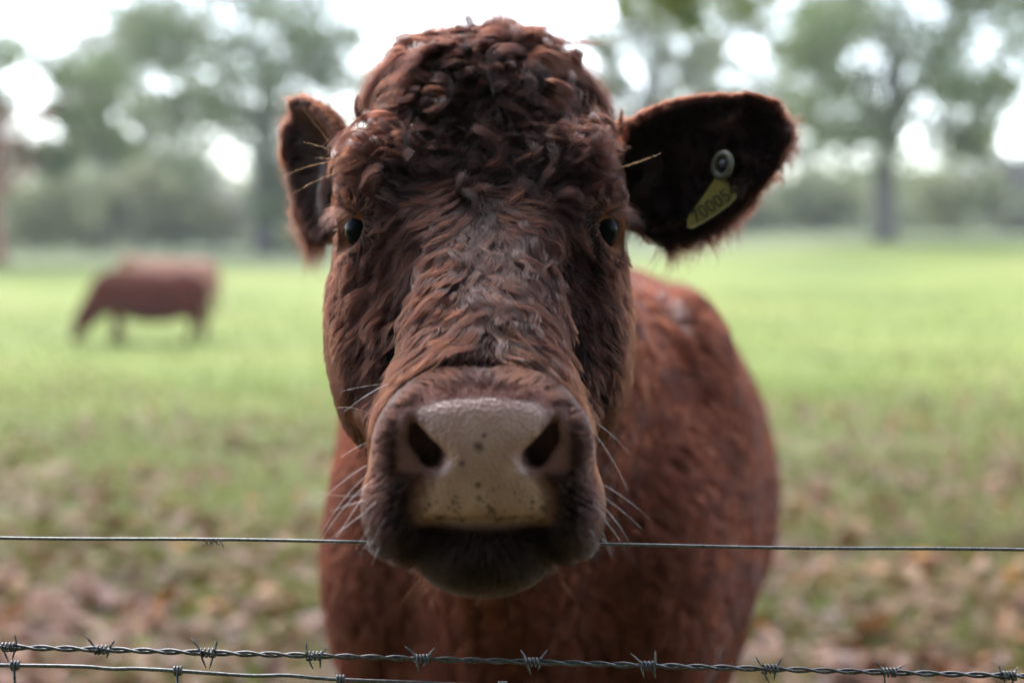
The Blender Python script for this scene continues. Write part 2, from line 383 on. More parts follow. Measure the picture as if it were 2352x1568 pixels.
# ================================================================ the cow: one signed-distance body meshed as one surface
class Field:
    def __init__(s, xs, ys, zs):
        s.ax = [np.asarray(a, np.float32) for a in (xs, ys, zs)]
        s.f = np.full(tuple(len(a) for a in s.ax), 0.4, np.float32)
    def sl(s, lo, hi):
        r = []
        for a, l, h in zip(s.ax, lo, hi):
            i0 = max(0, np.searchsorted(a, l) - 1); i1 = min(len(a), np.searchsorted(a, h) + 1)
            r.append(slice(i0, max(i1, i0 + 1)))
        return tuple(r)
    def coords(s, sl):
        return (s.ax[0][sl[0]][:, None, None], s.ax[1][sl[1]][None, :, None], s.ax[2][sl[2]][None, None, :])
    def add(s, fn, lo, hi, k=0.02):
        sl = s.sl(lo, hi); d = fn(*s.coords(sl)).astype(np.float32); a = s.f[sl]
        h = np.clip(k - np.abs(a - d), 0, None) / k
        s.f[sl] = np.minimum(a, d) - h * h * k * 0.25
    def sub(s, fn, lo, hi, k=0.01):
        sl = s.sl(lo, hi); d = -fn(*s.coords(sl)).astype(np.float32); a = s.f[sl]
        h = np.clip(k - np.abs(a - d), 0, None) / k
        s.f[sl] = np.maximum(a, d) + h * h * k * 0.25
    # trilinear look-up
    def at(s, p):
        idx = []; fr = []
        for d in range(3):
            t = np.interp(p[:, d], s.ax[d], np.arange(len(s.ax[d])))
            i = np.clip(t.astype(np.int32), 0, len(s.ax[d]) - 2); idx.append(i); fr.append((t - i).astype(np.float32))
        i, j, k = idx; a, b, c = fr; f = s.f
        return ((f[i, j, k] * (1 - a) + f[i + 1, j, k] * a) * (1 - b) + (f[i, j + 1, k] * (1 - a) + f[i + 1, j + 1, k] * a) * b) * (1 - c) + \
               ((f[i, j, k + 1] * (1 - a) + f[i + 1, j, k + 1] * a) * (1 - b) + (f[i, j + 1, k + 1] * (1 - a) + f[i + 1, j + 1, k + 1] * a) * b) * c
    def dist_grad(s, p, e=0.004):
        d = s.at(p); g = np.empty((len(p), 3), np.float32)
        for q in range(3):
            o = np.zeros(3); o[q] = e
            g[:, q] = (s.at(p + o) - s.at(p - o)) / (2 * e)
        m = np.linalg.norm(g, axis=1, keepdims=True) + 1e-6
        return d / np.maximum(m[:, 0], 0.35), g / m
    def mesh(s):
        f = s.f; neg = f < 0; dims = np.array(f.shape)
        cells = []; pos = []; quads = []
        lin = lambda i, j, k: (i.astype(np.int64) * dims[1] + j) * dims[2] + k
        for ax in range(3):
            sa = [slice(None)] * 3; sb = [slice(None)] * 3
            sa[ax] = slice(0, -1); sb[ax] = slice(1, None)
            ch = neg[tuple(sa)] != neg[tuple(sb)]
            for o in range(3):
                if o != ax:
                    q = [slice(None)] * 3; q[o] = 0; ch[tuple(q)] = False
                    q[o] = -1; ch[tuple(q)] = False
            ijk = np.nonzero(ch); i2 = list(ijk); i2[ax] = ijk[ax] + 1
            fa = f[ijk]; fb = f[tuple(i2)]; t = fa / (fa - fb)
            p = np.stack([s.ax[d][ijk[d]] for d in range(3)], 1).astype(np.float32)
            p[:, ax] = s.ax[ax][ijk[ax]] * (1 - t) + s.ax[ax][i2[ax]] * t
            b, c = [(1, 2), (2, 0), (0, 1)][ax]
            cc = []
            for db, dc in ((-1, -1), (0, -1), (0, 0), (-1, 0)):
                q = [a.copy() for a in ijk]; q[b] += db; q[c] += dc
                cc.append(lin(*q))
            cc = np.stack(cc, 1)
            flip = ~neg[ijk]
            cc[flip] = cc[flip][:, ::-1]
            quads.append(cc)
            for q in range(4): cells.append(cc[:, q]); pos.append(p)
        cells = np.concatenate(cells); pos = np.concatenate(pos)
        uq, inv = np.unique(cells, return_inverse=True)
        n = np.bincount(inv).astype(np.float32)
        v = np.stack([np.bincount(inv, weights=pos[:, d]) for d in range(3)], 1) / n[:, None]
        qd = np.searchsorted(uq, np.concatenate(quads))
        return v.astype(np.float32), qd

def midx(y): return XC + 0.0065 * np.clip((1.16 - y) / 0.18, -0.45, 1.0)    # the head is turned a trifle
def rotm(axis, ang): return np.array(Matrix.Rotation(ang, 3, axis))
def ellipsoid(c, r, rot=None, sym=None):
    """signed distance (approximate) of an ellipsoid; sym: mirrored about x = sym"""
    c = np.asarray(c, float); r = np.asarray(r, float)
    M = np.eye(3) if rot is None else np.asarray(rot).T
    def fn(x, y, z):
        X = np.abs(x - midx(y)) if sym is not None else x
        dx, dy, dz = X - c[0], y - c[1], z - c[2]
        u = [(M[i, 0] * dx + M[i, 1] * dy + M[i, 2] * dz) for i in range(3)]
        k0 = np.sqrt(sum((u[i] / r[i]) ** 2 for i in range(3))); k1 = np.sqrt(sum((u[i] / r[i] ** 2) ** 2 for i in range(3)))
        return k0 * (k0 - 1) / (k1 + 1e-9)
    return fn
def superbox(c, r, p=3.0, sym=None, rot=None):
    c = np.asarray(c, float); r = np.asarray(r, float)
    M = np.eye(3) if rot is None else np.asarray(rot).T
    def fn(x, y, z):
        X = np.abs(x - midx(y)) if sym is not None else x
        dx, dy, dz = X - c[0], y - c[1], z - c[2]
        u = [np.abs(M[i, 0] * dx + M[i, 1] * dy + M[i, 2] * dz) / r[i] for i in range(3)]
        return ((u[0] ** p + u[1] ** p + u[2] ** p) ** (1 / p) - 1) * float(np.min(r))
    return fn
def capsule(a, b, r1, r2, sym=None):
    a = np.asarray(a, float); b = np.asarray(b, float); ab = b - a; L2 = float(ab @ ab)
    def fn(x, y, z):
        X = np.abs(x - midx(y)) if sym is not None else x
        dx, dy, dz = X - a[0], y - a[1], z - a[2]
        t = np.clip((dx * ab[0] + dy * ab[1] + dz * ab[2]) / L2, 0, 1)
        return np.sqrt((dx - t * ab[0]) ** 2 + (dy - t * ab[1]) ** 2 + (dz - t * ab[2]) ** 2) - (r1 + (r2 - r1) * t)
    return fn
def bb(*pts, r=0.1, sym=None):
    p = np.array([np.asarray(q, float) for q in pts])
    lo = p.min(0) - r; hi = p.max(0) + r
    if sym is not None:
        m = max(abs(lo[0]), abs(hi[0])); lo[0] = sym - m; hi[0] = sym + m
    return lo, hi

def axis_spacing(lo, hi, flo, fhi, fine, coarse):
    """fine spacing between flo and fhi, growing to coarse outside"""
    mid = list(np.arange(flo, fhi + fine / 2, fine)); out = []
    x = flo; st = fine
    while x > lo: st = min(st * 1.25, coarse); x -= st; out.append(x)
    up = []; x = mid[-1]; st = fine
    while x < hi: st = min(st * 1.25, coarse); x += st; up.append(x)
    return np.array(out[::-1] + mid + up)

XC = -0.026                                       # the head's middle plane
HO = np.array([XC, 1.22, 1.26])                   # whorl between the eyes
HA = np.array([0, -0.829, -0.559])                # along the face towards the muzzle
HN = np.array([0, -0.559, 0.829])                 # out of the face
def head(hx, s, v): return HO + np.array([hx, 0, 0]) + HA * s + HN * v
def sv(p):
    r = p - HO
    return r[:, 0], r @ HA, r @ HN

FINE = 0.0032
F = Field(axis_spacing(-0.40, 0.72, -0.245, 0.285, FINE, 0.022),
          axis_spacing(0.88, 3.75, 0.935, 1.50, FINE, 0.022),
          axis_spacing(-0.03, 1.48, 0.945, 1.41, FINE, 0.022))
# ---- trunk, neck, legs
BR = rotm('Z', -R(8.5))                           # the body points away to the right
BO = np.array([0.03, 2.02, 0])
def body(lx, ly, z): return BO + BR @ np.array([lx, ly, 0]) + np.array([0, 0, z])
def badd(c, r, k=0.1, extra=None, p=None):
    rot = BR if extra is None else BR @ extra
    C = body(*c); m = max(r) * 1.15 + k
    F.add(ellipsoid(C, r, rot) if p is None else superbox(C, r, p, rot=rot), C - m, C + m, k)
badd((0.01, 0.02, 0.83), (0.255, 0.36, 0.335), 0.1)                 # shoulders and chest
badd((0, 0.70, 0.82), (0.345, 0.74, 0.37), 0.15)                # barrel
badd((0, 0.72, 0.70), (0.335, 0.55, 0.29), 0.12)                  # belly
badd((0, 1.28, 0.90), (0.24, 0.32, 0.28), 0.14)                  # rump
for sx in (-1, 1):
    badd((sx * 0.195+0.015, 0.08, 0.86), (0.09, 0.19, 0.30), 0.10, rotm('X', R(14)))    # shoulder blades
    badd((sx * 0.17, 1.05, 1.06), (0.06, 0.10, 0.07), 0.09)                       # hip bones
    badd((sx * 0.16, 1.36, 0.78), (0.13, 0.22, 0.30), 0.10)                       # thighs
badd((0, 0.12, 1.11), (0.09, 0.26, 0.10), 0.12)                  # withers
def bcap(a, b, r1, r2, k):
    A, B = body(*a), body(*b); lo, hi = bb(A, B, r=max(r1, r2) + k + 0.02); F.add(capsule(A, B, r1, r2), lo, hi, k)
for sx in (-1, 1):
    bcap((sx * 0.165, 0.0, 0.72), (sx * 0.155, 0.0, 0.42), 0.105, 0.062, 0.08)
    bcap((sx * 0.155, 0.0, 0.42), (sx * 0.155, 0.0, 0.14), 0.056, 0.040, 0.03)
    bcap((sx * 0.155, 0.0, 0.14), (sx * 0.155, -0.035, 0.05), 0.044, 0.048, 0.02)
    bcap((sx * 0.155, -0.035, 0.05), (sx * 0.155, -0.045, 0.025), 0.050, 0.056, 0.015)
    bcap((sx * 0.17, 1.32, 0.70), (sx * 0.165, 1.42, 0.47), 0.115, 0.062, 0.08)
    bcap((sx * 0.165, 1.42, 0.47), (sx * 0.16, 1.38, 0.14), 0.052, 0.040, 0.03)
    bcap((sx * 0.16, 1.38, 0.14), (sx * 0.16, 1.345, 0.05), 0.044, 0.048, 0.02)
    bcap((sx * 0.16, 1.345, 0.05), (sx * 0.16, 1.335, 0.025), 0.050, 0.056, 0.015)
bcap((0, 1.60, 1.05), (0, 1.67, 0.85), 0.035, 0.03, 0.04)        # tail
bcap((0, 1.67, 0.85), (0.01, 1.69, 0.45), 0.03, 0.035, 0.02)
def wcap(a, b, r1, r2, k):
    lo, hi = bb(a, b, r=max(r1, r2) + k + 0.02); F.add(capsule(a, b, r1, r2), lo, hi, k)
wcap((XC, 1.47, 1.19), (0.02, 1.92, 0.98), 0.105, 0.20, 0.06)    # neck
wcap((XC, 1.46, 1.16), (0.02, 1.80, 0.82), 0.075, 0.135, 0.08)
wcap((XC, 1.50, 1.06), (0.0, 1.76, 0.66), 0.035, 0.085, 0.06)    # dewlap and brisket
wcap((0.0, 1.76, 0.66), (0.02, 1.86, 0.55), 0.085, 0.09, 0.08)
for sx in (-1, 1):                                               # points of the shoulder
    badd((sx * 0.165+0.01, -0.18, 0.79), (0.085, 0.13, 0.19), 0.08)

# ---- head: a loft of superelliptic sections along the face
ST_S = np.array([-0.26, -0.20, -0.13, -0.06, -0.01, 0.04, 0.09, 0.14, 0.19, 0.24, 0.30])
V_TOP = np.array([-0.02, 0.018, 0.022, 0.010, 0.001, -0.004, -0.009, -0.012, -0.010, -0.008, -0.010])
V_BOT = np.array([-0.16, -0.205, -0.235, -0.250, -0.250, -0.244, -0.228, -0.206, -0.184, -0.160, -0.140])
W_TOP = np.array([0.042, 0.051, 0.069, 0.088, 0.099, 0.086, 0.066, 0.051, 0.047, 0.052, 0.058])
W_MID = np.array([0.056, 0.072, 0.089, 0.106, 0.116, 0.117, 0.111, 0.104, 0.086, 0.074, 0.070])
W_BOT = np.array([0.050, 0.060, 0.072, 0.080, 0.084, 0.084, 0.078, 0.070, 0.060, 0.052, 0.050])
def spl(x, xp, fp):
    # smooth (Catmull-Rom on a fine table)
    t = np.linspace(xp[0], xp[-1], 400); d = np.gradient(fp, xp)
    i = np.clip(np.searchsorted(xp, t) - 1, 0, len(xp) - 2); h = xp[i + 1] - xp[i]; u = (t - xp[i]) / h
    y = (2 * u**3 - 3 * u**2 + 1) * fp[i] + (u**3 - 2 * u**2 + u) * h * d[i] + (-2 * u**3 + 3 * u**2) * fp[i + 1] + (u**3 - u**2) * h * d[i + 1]
    return np.interp(x, t, y)
def head_loft(x, y, z):
    ry = y - HO[1]; rz = z - HO[2]
    s = HA[1] * ry + HA[2] * rz; v = HN[1] * ry + HN[2] * rz
    vt = spl(s, ST_S, V_TOP); vb = spl(s, ST_S, V_BOT)
    vc = (vt + vb) / 2; h = (vt - vb) / 2
    q = np.clip((v - vc) / h, -1.3, 1.3)
    wt = spl(s, ST_S, W_TOP); wm = spl(s, ST_S, W_MID); wb = spl(s, ST_S, W_BOT)
    w = np.where(q > 0, wm + (wt - wm) * np.clip(q, 0, 1) ** 1.1, wm + (wb - wm) * np.clip(-q, 0, 1) ** 1.5)
    X = np.abs(x - midx(y))
    pe = 5.0
    d = ((X / w) ** pe * np.ones_like(q) + np.abs(q) ** pe) ** (1 / pe) - 1
    d = d * np.minimum(w, h)
    over = np.maximum(s - 0.285, -0.235 - s)
    return np.maximum(d, over)
F.add(head_loft, (XC - 0.16, 0.93, 0.93), (XC + 0.16, 1.60, 1.47), 0.03)
def hadd(c, r, k=0.02, rot=None, sym=True):
    c = np.asarray(c, float); m = max(r) * 1.1 + k
    if sym:
        lo = np.array([XC - abs(c[0]) - m, c[1] - m, c[2] - m]); hi = np.array([XC + abs(c[0]) + m, c[1] + m, c[2] + m])
        F.add(ellipsoid(c, r, rot, XC), lo, hi, k)
    else: F.add(ellipsoid(c, r, rot), c - m, c + m, k)
def hsub(fn, c, m, k):
    c = np.asarray(c, float)
    F.sub(fn, (XC - abs(c[0]) - m, c[1] - m, c[2] - m), (XC + abs(c[0]) + m, c[1] + m, c[2] + m), k)
def H(X, s, v):                                   # mirrored position: x is the distance from the middle plane
    p = head(0, s, v); return np.array([X, p[1], p[2]])
FR = np.array([[1, 0, 0], [0, -HA[1], HN[1]], [0, -HA[2], HN[2]]])   # columns: x, back along the face, out of the face
hadd(H(0, -0.17, -0.05), (0.067, 0.070, 0.086), 0.05, FR)           # poll
hadd(H(0.0, 0.17, -0.075), (0.050, 0.14, 0.060), 0.03, FR)            # nose bone
hadd(H(0.089, -0.038, -0.009), (0.033, 0.034, 0.030), 0.026, FR)
hadd(H(0.100, -0.016, -0.016), (0.020, 0.020, 0.015), 0.015, FR)      # brow ridges
hadd(H(0.097, 0.065, -0.080), (0.020, 0.085, 0.022), 0.05, FR)        # facial crests
hadd(H(0.096, 0.02, -0.15), (0.030, 0.10, 0.070), 0.04, FR)           # masseter
# muzzle
def muz(X, px_y, y): p = P(1100, px_y, y); return np.array([X, y, p[2]])
def muzzle_block(x, y, z):                         # narrower on top than at the lips
    X = np.abs(x - midx(y)) / np.interp(z, [0.99, 1.03, 1.07, 1.10, 1.125], [1.04, 1.04, 0.95, 0.82, 0.72]) * np.ones_like(y)
    u = (X / 0.0765) ** 3.2 + (np.abs(y - 1.046) / 0.075) ** 3.2 + (np.abs(z - 1.062) / 0.055) ** 3.2
    return (u ** (1 / 3.2) - 1) * 0.055
F.add(muzzle_block, (XC - 0.12, 0.93, 0.96), (XC + 0.12, 1.16, 1.16), 0.02)
hadd((0.0, 0.992, 1.066), (0.062, 0.030, 0.043), 0.018)                # nose pad
hadd((0.046, 1.000, 1.073), (0.024, 0.030, 0.026), 0.014)              # nostril wings
hadd((0.0575, 1.020, 1.020), (0.0255, 0.045, 0.031), 0.010)              # upper lip flews
hadd((0.0, 1.000, 1.033), (0.050, 0.030, 0.018), 0.014)
hadd((0.0, 1.024, 0.999), (0.047, 0.054, 0.0315), 0.006)                # chin
hadd((0.0, 1.10, 1.025), (0.052, 0.06, 0.040), 0.03)
# crease over the muzzle, mouth, nostrils
for a, b, r in ((muz(0.0, 868, 1.022), muz(0.055, 868, 1.030), 0.004), (muz(0.055, 868, 1.030), muz(0.086, 940, 1.075), 0.005)):
    lo, hi = bb(a, b, r=0.04, sym=XC); F.sub(capsule(a, b, r, r, XC), lo, hi, 0.012)
mouth = [(0.0, 1.0205, 0.973), (0.030, 1.0175, 0.978), (0.052, 1.001, 0.990), (0.072, 0.990, 1.02), (0.082, 0.992, 1.07)]
for (xa, za, ya), (xb, zb, yb) in zip(mouth[:-1], mouth[1:]):
    a = np.array([xa, ya, za]); b = np.array([xb, yb, zb]); lo, hi = bb(a, b, r=0.05, sym=XC)
    ra_, rb_ = 0.0022 + 0.055 * xa, 0.0022 + 0.055 * xb
    F.sub(capsule(a, b, ra_, rb_, XC), lo, hi, 0.007)
for dy, grow_ in ((0.0, 1.0), (0.010, 1.0), (0.020, 1.1), (0.031, 1.25)):          # comma-shaped nostrils running back into the nose
    for a, b, r1, r2 in (((0.0478 + dy * 0.15, 0.966 + dy, 1.0915), (0.0425 + dy * 0.2, 0.962 + dy, 1.0785), 0.0026, 0.0050),
                         ((0.0425 + dy * 0.2, 0.962 + dy, 1.0785), (0.0310 + dy * 0.3, 0.962 + dy, 1.0662), 0.0050, 0.0080)):
        lo, hi = bb(a, b, r=0.05, sym=XC); F.sub(capsule(a, b, r1 * grow_, r2 * grow_, XC), lo, hi, 0.005)
F.sub(ellipsoid((0.0520, 0.949, 1.072), (0.012, 0.021, 0.023), rotm('Y', R(30)), XC), (XC - 0.1, 0.9, 1.0), (XC + 0.1, 1.02, 1.14), 0.012)   # hollow beside each nostril
def surface(px, py, y0=0.9, y1=1.6):
    """where the line of sight through a photographed point meets the skin"""
    ys = np.linspace(y0, y1, 700); pp = np.array([P(px, py, y) for y in ys]); d = F.at(pp)
    i = np.nonzero(d < 0)[0]
    return pp[i[0]] if len(i) else pp[len(pp) // 2]
# furrows of loose skin down both cheeks
for path, r_ in (([(862, 590), (850, 690), (838, 800), (842, 880)], 0.0115), ([(1338, 610), (1345, 700), (1368, 800), (1372, 900)], 0.0115),
                 ([(925, 600), (915, 690), (900, 780), (905, 850)], 0.009), ([(1285, 640), (1290, 720), (1308, 800), (1320, 860)], 0.009),
                 ([(800, 680), (795, 800), (805, 900)], 0.006), ([(1410, 690), (1412, 800), (1405, 900)], 0.006)):
    sp_ = [surface(*q) for q in path]; r_ *= 1.3
    for a, b in zip(sp_[:-1], sp_[1:]):
        lo, hi = bb(a, b, r=0.05); F.sub(capsule(a, b, r_, r_), lo, hi, 0.022)
for path in ([(888, 620), (880, 700), (866, 790), (872, 860)], [(1312, 640), (1318, 730), (1338, 820), (1345, 880)], [(826, 620), (818, 720), (815, 820), (822, 900)], [(1384, 640), (1388, 740), (1392, 840), (1388, 920)]):
    sp_ = [surface(*q) + np.array([0, 0.004, 0]) for q in path]
    for a, b in zip(sp_[:-1], sp_[1:]):
        lo, hi = bb(a, b, r=0.05); F.add(capsule(a, b, 0.0085, 0.0085), lo, hi, 0.012)
# eyes
EYE = {}
for sx in (-1, 1):
    ce = np.array([XC + sx * 0.0915, 1.236, 1.2275]); o = np.array([sx * 0.87, -0.49, -0.02]); o /= np.linalg.norm(o)
    EYE[sx] = (ce, o)
    F.add(ellipsoid(ce, (0.031, 0.031, 0.030)), ce - 0.07, ce + 0.07, 0.028)
for sx in (-1, 1):
    ce, o = EYE[sx]
    up = np.array([0, 0, 1.0]); side = np.cross(up, o); side /= np.linalg.norm(side); up = np.cross(o, side)
    # the opening leans: inner corner low and forward
    up2 = up * math.cos(0.30) + side * math.sin(0.30) * sx; side2 = np.cross(up2, o)
    M = np.stack([o, side2, up2], 1)
    c = ce + o * 0.026
    F.sub(ellipsoid(c, (0.030, 0.0235, 0.0185), M), c - 0.05, c + 0.05, 0.004)
    # lid rims round the opening, the upper one heavier
    ring = [ce + o * 0.0225 + side2 * 0.0240 * math.cos(q) + up2 * (0.0165 if math.sin(q) > 0 else 0.0195) * math.sin(q) - o * 0.010 * abs(math.cos(q)) ** 2 for q in np.linspace(0, 2 * math.pi, 17)]
    for i_, (a, b) in enumerate(zip(ring[:-1], ring[1:])):
        r_ = 0.0078 if i_ < 8 else 0.0040
        lo, hi = bb(a, b, r=0.02); F.add(capsule(a, b, r_, r_), lo, hi, 0.004)
# ears
def ear(base, tip, ncam, W, cup, thick, L_pts, W_pts):
    base = np.asarray(base, float); tip = np.asarray(tip, float)
    a = tip - base; L = np.linalg.norm(a); a /= L
    w = np.cross(a, np.asarray(ncam, float)); w /= np.linalg.norm(w); n = np.cross(w, a)
    def fn(x, y, z):
        dx, dy, dz = x - base[0], y - base[1], z - base[2]
        u = (dx * a[0] + dy * a[1] + dz * a[2]) / L; q = dx * w[0] + dy * w[1] + dz * w[2]; t = dx * n[0] + dy * n[1] + dz * n[2]
        Wd = np.interp(u, L_pts, W_pts) * W
        rel = q / np.maximum(Wd, 1e-3)
        t0 = cup * (np.clip(rel, -1.2, 1.2) ** 2) * np.clip(1.25 - u * 0.8, 0.2, 1.2) - 0.012 + 0.010 * u
        shell = np.abs(t - t0) * 0.85
        edge = (np.abs(q) - Wd) * 0.8
        ends = np.maximum(-u, u - 1) * L
        d1 = np.clip(np.maximum(edge, ends) + thick, 0, None)
        return np.sqrt(shell ** 2 + d1 ** 2) - thick
    return fn, a, w, n, L
LP = [-0.2, 0.0, 0.12, 0.3, 0.5, 0.7, 0.88, 1.0, 1.1]; WP = [0.80, 0.86, 1.00, 1.10, 1.04, 0.84, 0.56, 0.24, 0.0]
EAR = {}
eb = P(1445, 455, 1.385); et = P(1795, 280, 1.35)
fn, *ax = ear(eb, et, (-0.10, -1.0, 0.05), 0.0525, 0.030, 0.0055, LP, WP); EAR[1] = (eb, et, ax)
lo, hi = bb(eb, et, r=0.09); F.add(fn, lo, hi, 0.012)
eb2 = P(800, 475, 1.375); et2 = P(685, 270, 1.44)
fn, *ax = ear(eb2, et2, (-0.72, -0.62, -0.25), 0.055, 0.018, 0.0055, LP, WP); EAR[-1] = (eb2, et2, ax)
lo, hi = bb(eb2, et2, r=0.09); F.add(fn, lo, hi, 0.012)
for sx, b_ in ((1, eb), (-1, eb2)):                # ear roots
    q = np.array([XC + sx * 0.095, 1.385, 1.262]); lo, hi = bb(q, b_, r=0.09)
    F.add(capsule(q, b_ + (EAR[sx][1] - b_) * 0.08 + EAR[sx][2][2] * -0.008, 0.034, 0.026), lo, hi, 0.03)

V, Q = F.mesh()
# drop stray islands is not needed: everything is joined; relax the lattice a little
E0 = np.concatenate([Q[:, [0, 1]], Q[:, [1, 2]], Q[:, [2, 3]], Q[:, [3, 0]]])
for it in range(2):
    acc = np.zeros_like(V); cnt = np.zeros(len(V), np.float32)
    for d in range(3):
        acc[:, d] = np.bincount(E0[:, 0], weights=V[E0[:, 1], d], minlength=len(V)) + np.bincount(E0[:, 1], weights=V[E0[:, 0], d], minlength=len(V))
    cnt = np.bincount(E0.ravel(), minlength=len(V)).astype(np.float32)
    V = V * 0.5 + 0.5 * acc / np.maximum(cnt, 1)[:, None]
print('cow mesh', V.shape, Q.shape)
# ---------------------------------------------------------------- cow materials
def skin_material():
    m, nt, out = new_mat('cow_skin'); n = N(nt)
    a = n('ShaderNodeAttribute', attribute_name='zones'); sep = n('ShaderNodeSeparateColor'); n.link(a.outputs['Color'], sep.inputs[0])
    geo = n('ShaderNodeNewGeometry')
    nz = n('ShaderNodeTexNoise', i_Scale=260.0, i_Detail=4.0, i_Roughness=0.6); n.link(geo.outputs['Position'], nz.inputs['Vector'])
    nz2 = n('ShaderNodeTexNoise', i_Scale=45.0, i_Detail=3.0); n.link(geo.outputs['Position'], nz2.inputs['Vector'])
    pad = ramp(n, [(0.25, (0.29, 0.152, 0.122)), (0.55, (0.38, 0.218, 0.175)), (0.8, (0.47, 0.30, 0.25))]); n.link(nz2.outputs[0], pad.inputs[0])
    # freckles: cells near the lip, and single dark spots
    vo = n('ShaderNodeTexVoronoi', i_Scale=210.0); n.link(geo.outputs['Position'], vo.inputs['Vector'])
    px = n('ShaderNodeSeparateXYZ'); n.link(geo.outputs['Position'], px.inputs[0])
    hz = n('ShaderNodeMapRange', i_1=1.062, i_2=1.022, i_3=0.0, i_4=0.40); n.link(px.outputs['Z'], hz.inputs[0])
    nz3 = n('ShaderNodeTexNoise', i_Scale=95.0, i_Detail=2.0); n.link(geo.outputs['Position'], nz3.inputs['Vector'])
    nm = n('ShaderNodeMath', operation='SUBTRACT', i_1=0.34); n.link(nz3.outputs[0], nm.inputs[0])
    th = n('ShaderNodeMath', operation='MULTIPLY'); n.link(hz.outputs[0], th.inputs[0]); n.link(nm.outputs[0], th.inputs[1])
    th2 = n('ShaderNodeMath', operation='MULTIPLY', i_1=5.0); n.link(th.outputs[0], th2.inputs[0])
    sub = n('ShaderNodeMath', operation='SUBTRACT'); n.link(th2.outputs[0], sub.inputs[0]); n.link(vo.outputs['Distance'], sub.inputs[1])
    fr = n('ShaderNodeMapRange', i_1=-0.12, i_2=0.06, i_3=0.0, i_4=0.75); n.link(sub.outputs[0], fr.inputs[0])
    last = fr.outputs[0]
    for (sx_, sy_, r_) in ((1100, 1026, 0.0032), (1062, 1063, 0.0020), (1112, 1000, 0.0014), (1098, 1113, 0.0018), (1078, 975, 0.0014), (1128, 1063, 0.0012), (1100, 1145, 0.0022), (1075, 1172, 0.0018), (1000, 1180, 0.0022)):
        c = P(sx_, sy_, 0.962)
        d = n('ShaderNodeVectorMath', operation='DISTANCE'); d.inputs[1].default_value = tuple(c); n.link(geo.outputs['Position'], d.inputs[0])
        q = n('ShaderNodeMapRange', i_1=r_ * 1.7, i_2=r_ * 0.5, i_3=0.0, i_4=0.9); 
        wob = n('ShaderNodeMath', operation='MULTIPLY_ADD', i_1=0.003); n.link(nz.outputs[0], wob.inputs[0]); n.link(d.outputs['Value'], wob.inputs[2])
        w2 = n('ShaderNodeMath', operation='SUBTRACT', i_1=0.0015); n.link(wob.outputs[0], w2.inputs[0])
        n.link(w2.outputs[0], q.inputs[0])
        mx = n('ShaderNodeMath', operation='MAXIMUM'); n.link(last, mx.inputs[0]); n.link(q.outputs[0], mx.inputs[1]); last = mx.outputs[0]
    spot = n('ShaderNodeMix', data_type='RGBA'); n.link(last, spot.inputs[0]); n.link(pad.outputs[0], spot.inputs[6]); spot.inputs[7].default_value = (0.035, 0.024, 0.022, 1)
    base = n('ShaderNodeMix', data_type='RGBA'); n.link(sep.outputs[0], base.inputs[0]); base.inputs[6].default_value = (0.012, 0.0055, 0.0042, 1); n.link(spot.outputs[2], base.inputs[7])
    bdy = n('ShaderNodeMix', data_type='RGBA'); n.link(a.outputs['Alpha'], bdy.inputs[0]); n.link(base.outputs[2], bdy.inputs[6]); bdy.inputs[7].default_value = (0.060, 0.018, 0.0105, 1)
    lip = n('ShaderNodeMix', data_type='RGBA'); n.link(sep.outputs[1], lip.inputs[0]); n.link(bdy.outputs[2], lip.inputs[6]); lip.inputs[7].default_value = (0.17, 0.080, 0.064, 1)
    lid = n('ShaderNodeMix', data_type='RGBA'); n.link(sep.outputs[2], lid.inputs[0]); n.link(lip.outputs[2], lid.inputs[6]); lid.inputs[7].default_value = (0.15, 0.058, 0.028, 1)
    b = n('ShaderNodeBsdfPrincipled'); n.link(lid.outputs[2], b.inputs['Base Color'])
    rg = n('ShaderNodeMapRange', i_1=0.0, i_2=1.0, i_3=0.75, i_4=0.36); n.link(sep.outputs[0], rg.inputs[0]); n.link(rg.outputs[0], b.inputs['Roughness'])
    sg_ = n('ShaderNodeMapRange', i_1=0.0, i_2=1.0, i_3=0.06, i_4=0.5); n.link(sep.outputs[0], sg_.inputs[0]); n.link(sg_.outputs[0], b.inputs['Specular IOR Level'])
    vb = n('ShaderNodeTexVoronoi', i_Scale=380.0); n.link(geo.outputs['Position'], vb.inputs['Vector'])
    hb = n('ShaderNodeMath', operation='MULTIPLY_ADD', i_1=0.7); n.link(nz.outputs[0], hb.inputs[0]); n.link(vb.outputs['Distance'], hb.inputs[2])
    bp = n('ShaderNodeBump', i_Strength=0.6, i_Distance=0.0014); n.link(hb.outputs[0], bp.inputs['Height']); n.link(bp.outputs[0], b.inputs['Normal'])
    n.link(b.outputs[0], out.inputs[0])
    return m
def hair_material(name, dark, mid, red, rough=0.32, radial=0.5, tipmix=0.22, ior=1.29):
    m, nt, out = new_mat(name); n = N(nt)
    at = n('ShaderNodeAttribute', attribute_name='tone')
    ci = n('ShaderNodeHairInfo')
    r = ramp(n, [(0.0, dark), (0.5, mid), (1.0, red)]); 
    ad = n('ShaderNodeMath', operation='MULTIPLY_ADD', i_1=tipmix); n.link(ci.outputs['Intercept'], ad.inputs[0]); n.link(at.outputs['Fac'], ad.inputs[2])
    n.link(ad.outputs[0], r.inputs[0])
    h = n('ShaderNodeBsdfHairPrincipled'); h.model = 'CHIANG'; h.parametrization = 'COLOR'
    n.link(r.outputs[0], h.inputs['Color'])
    h.inputs['Roughness'].default_value = rough; h.inputs['Radial Roughness'].default_value = radial
    h.inputs['Coat'].default_value = 0.0; h.inputs['IOR'].default_value = ior
    h.inputs['Random Roughness'].default_value = 0.25
    n.link(h.outputs[0], out.inputs[0])
    return m
M_SKIN = skin_material()
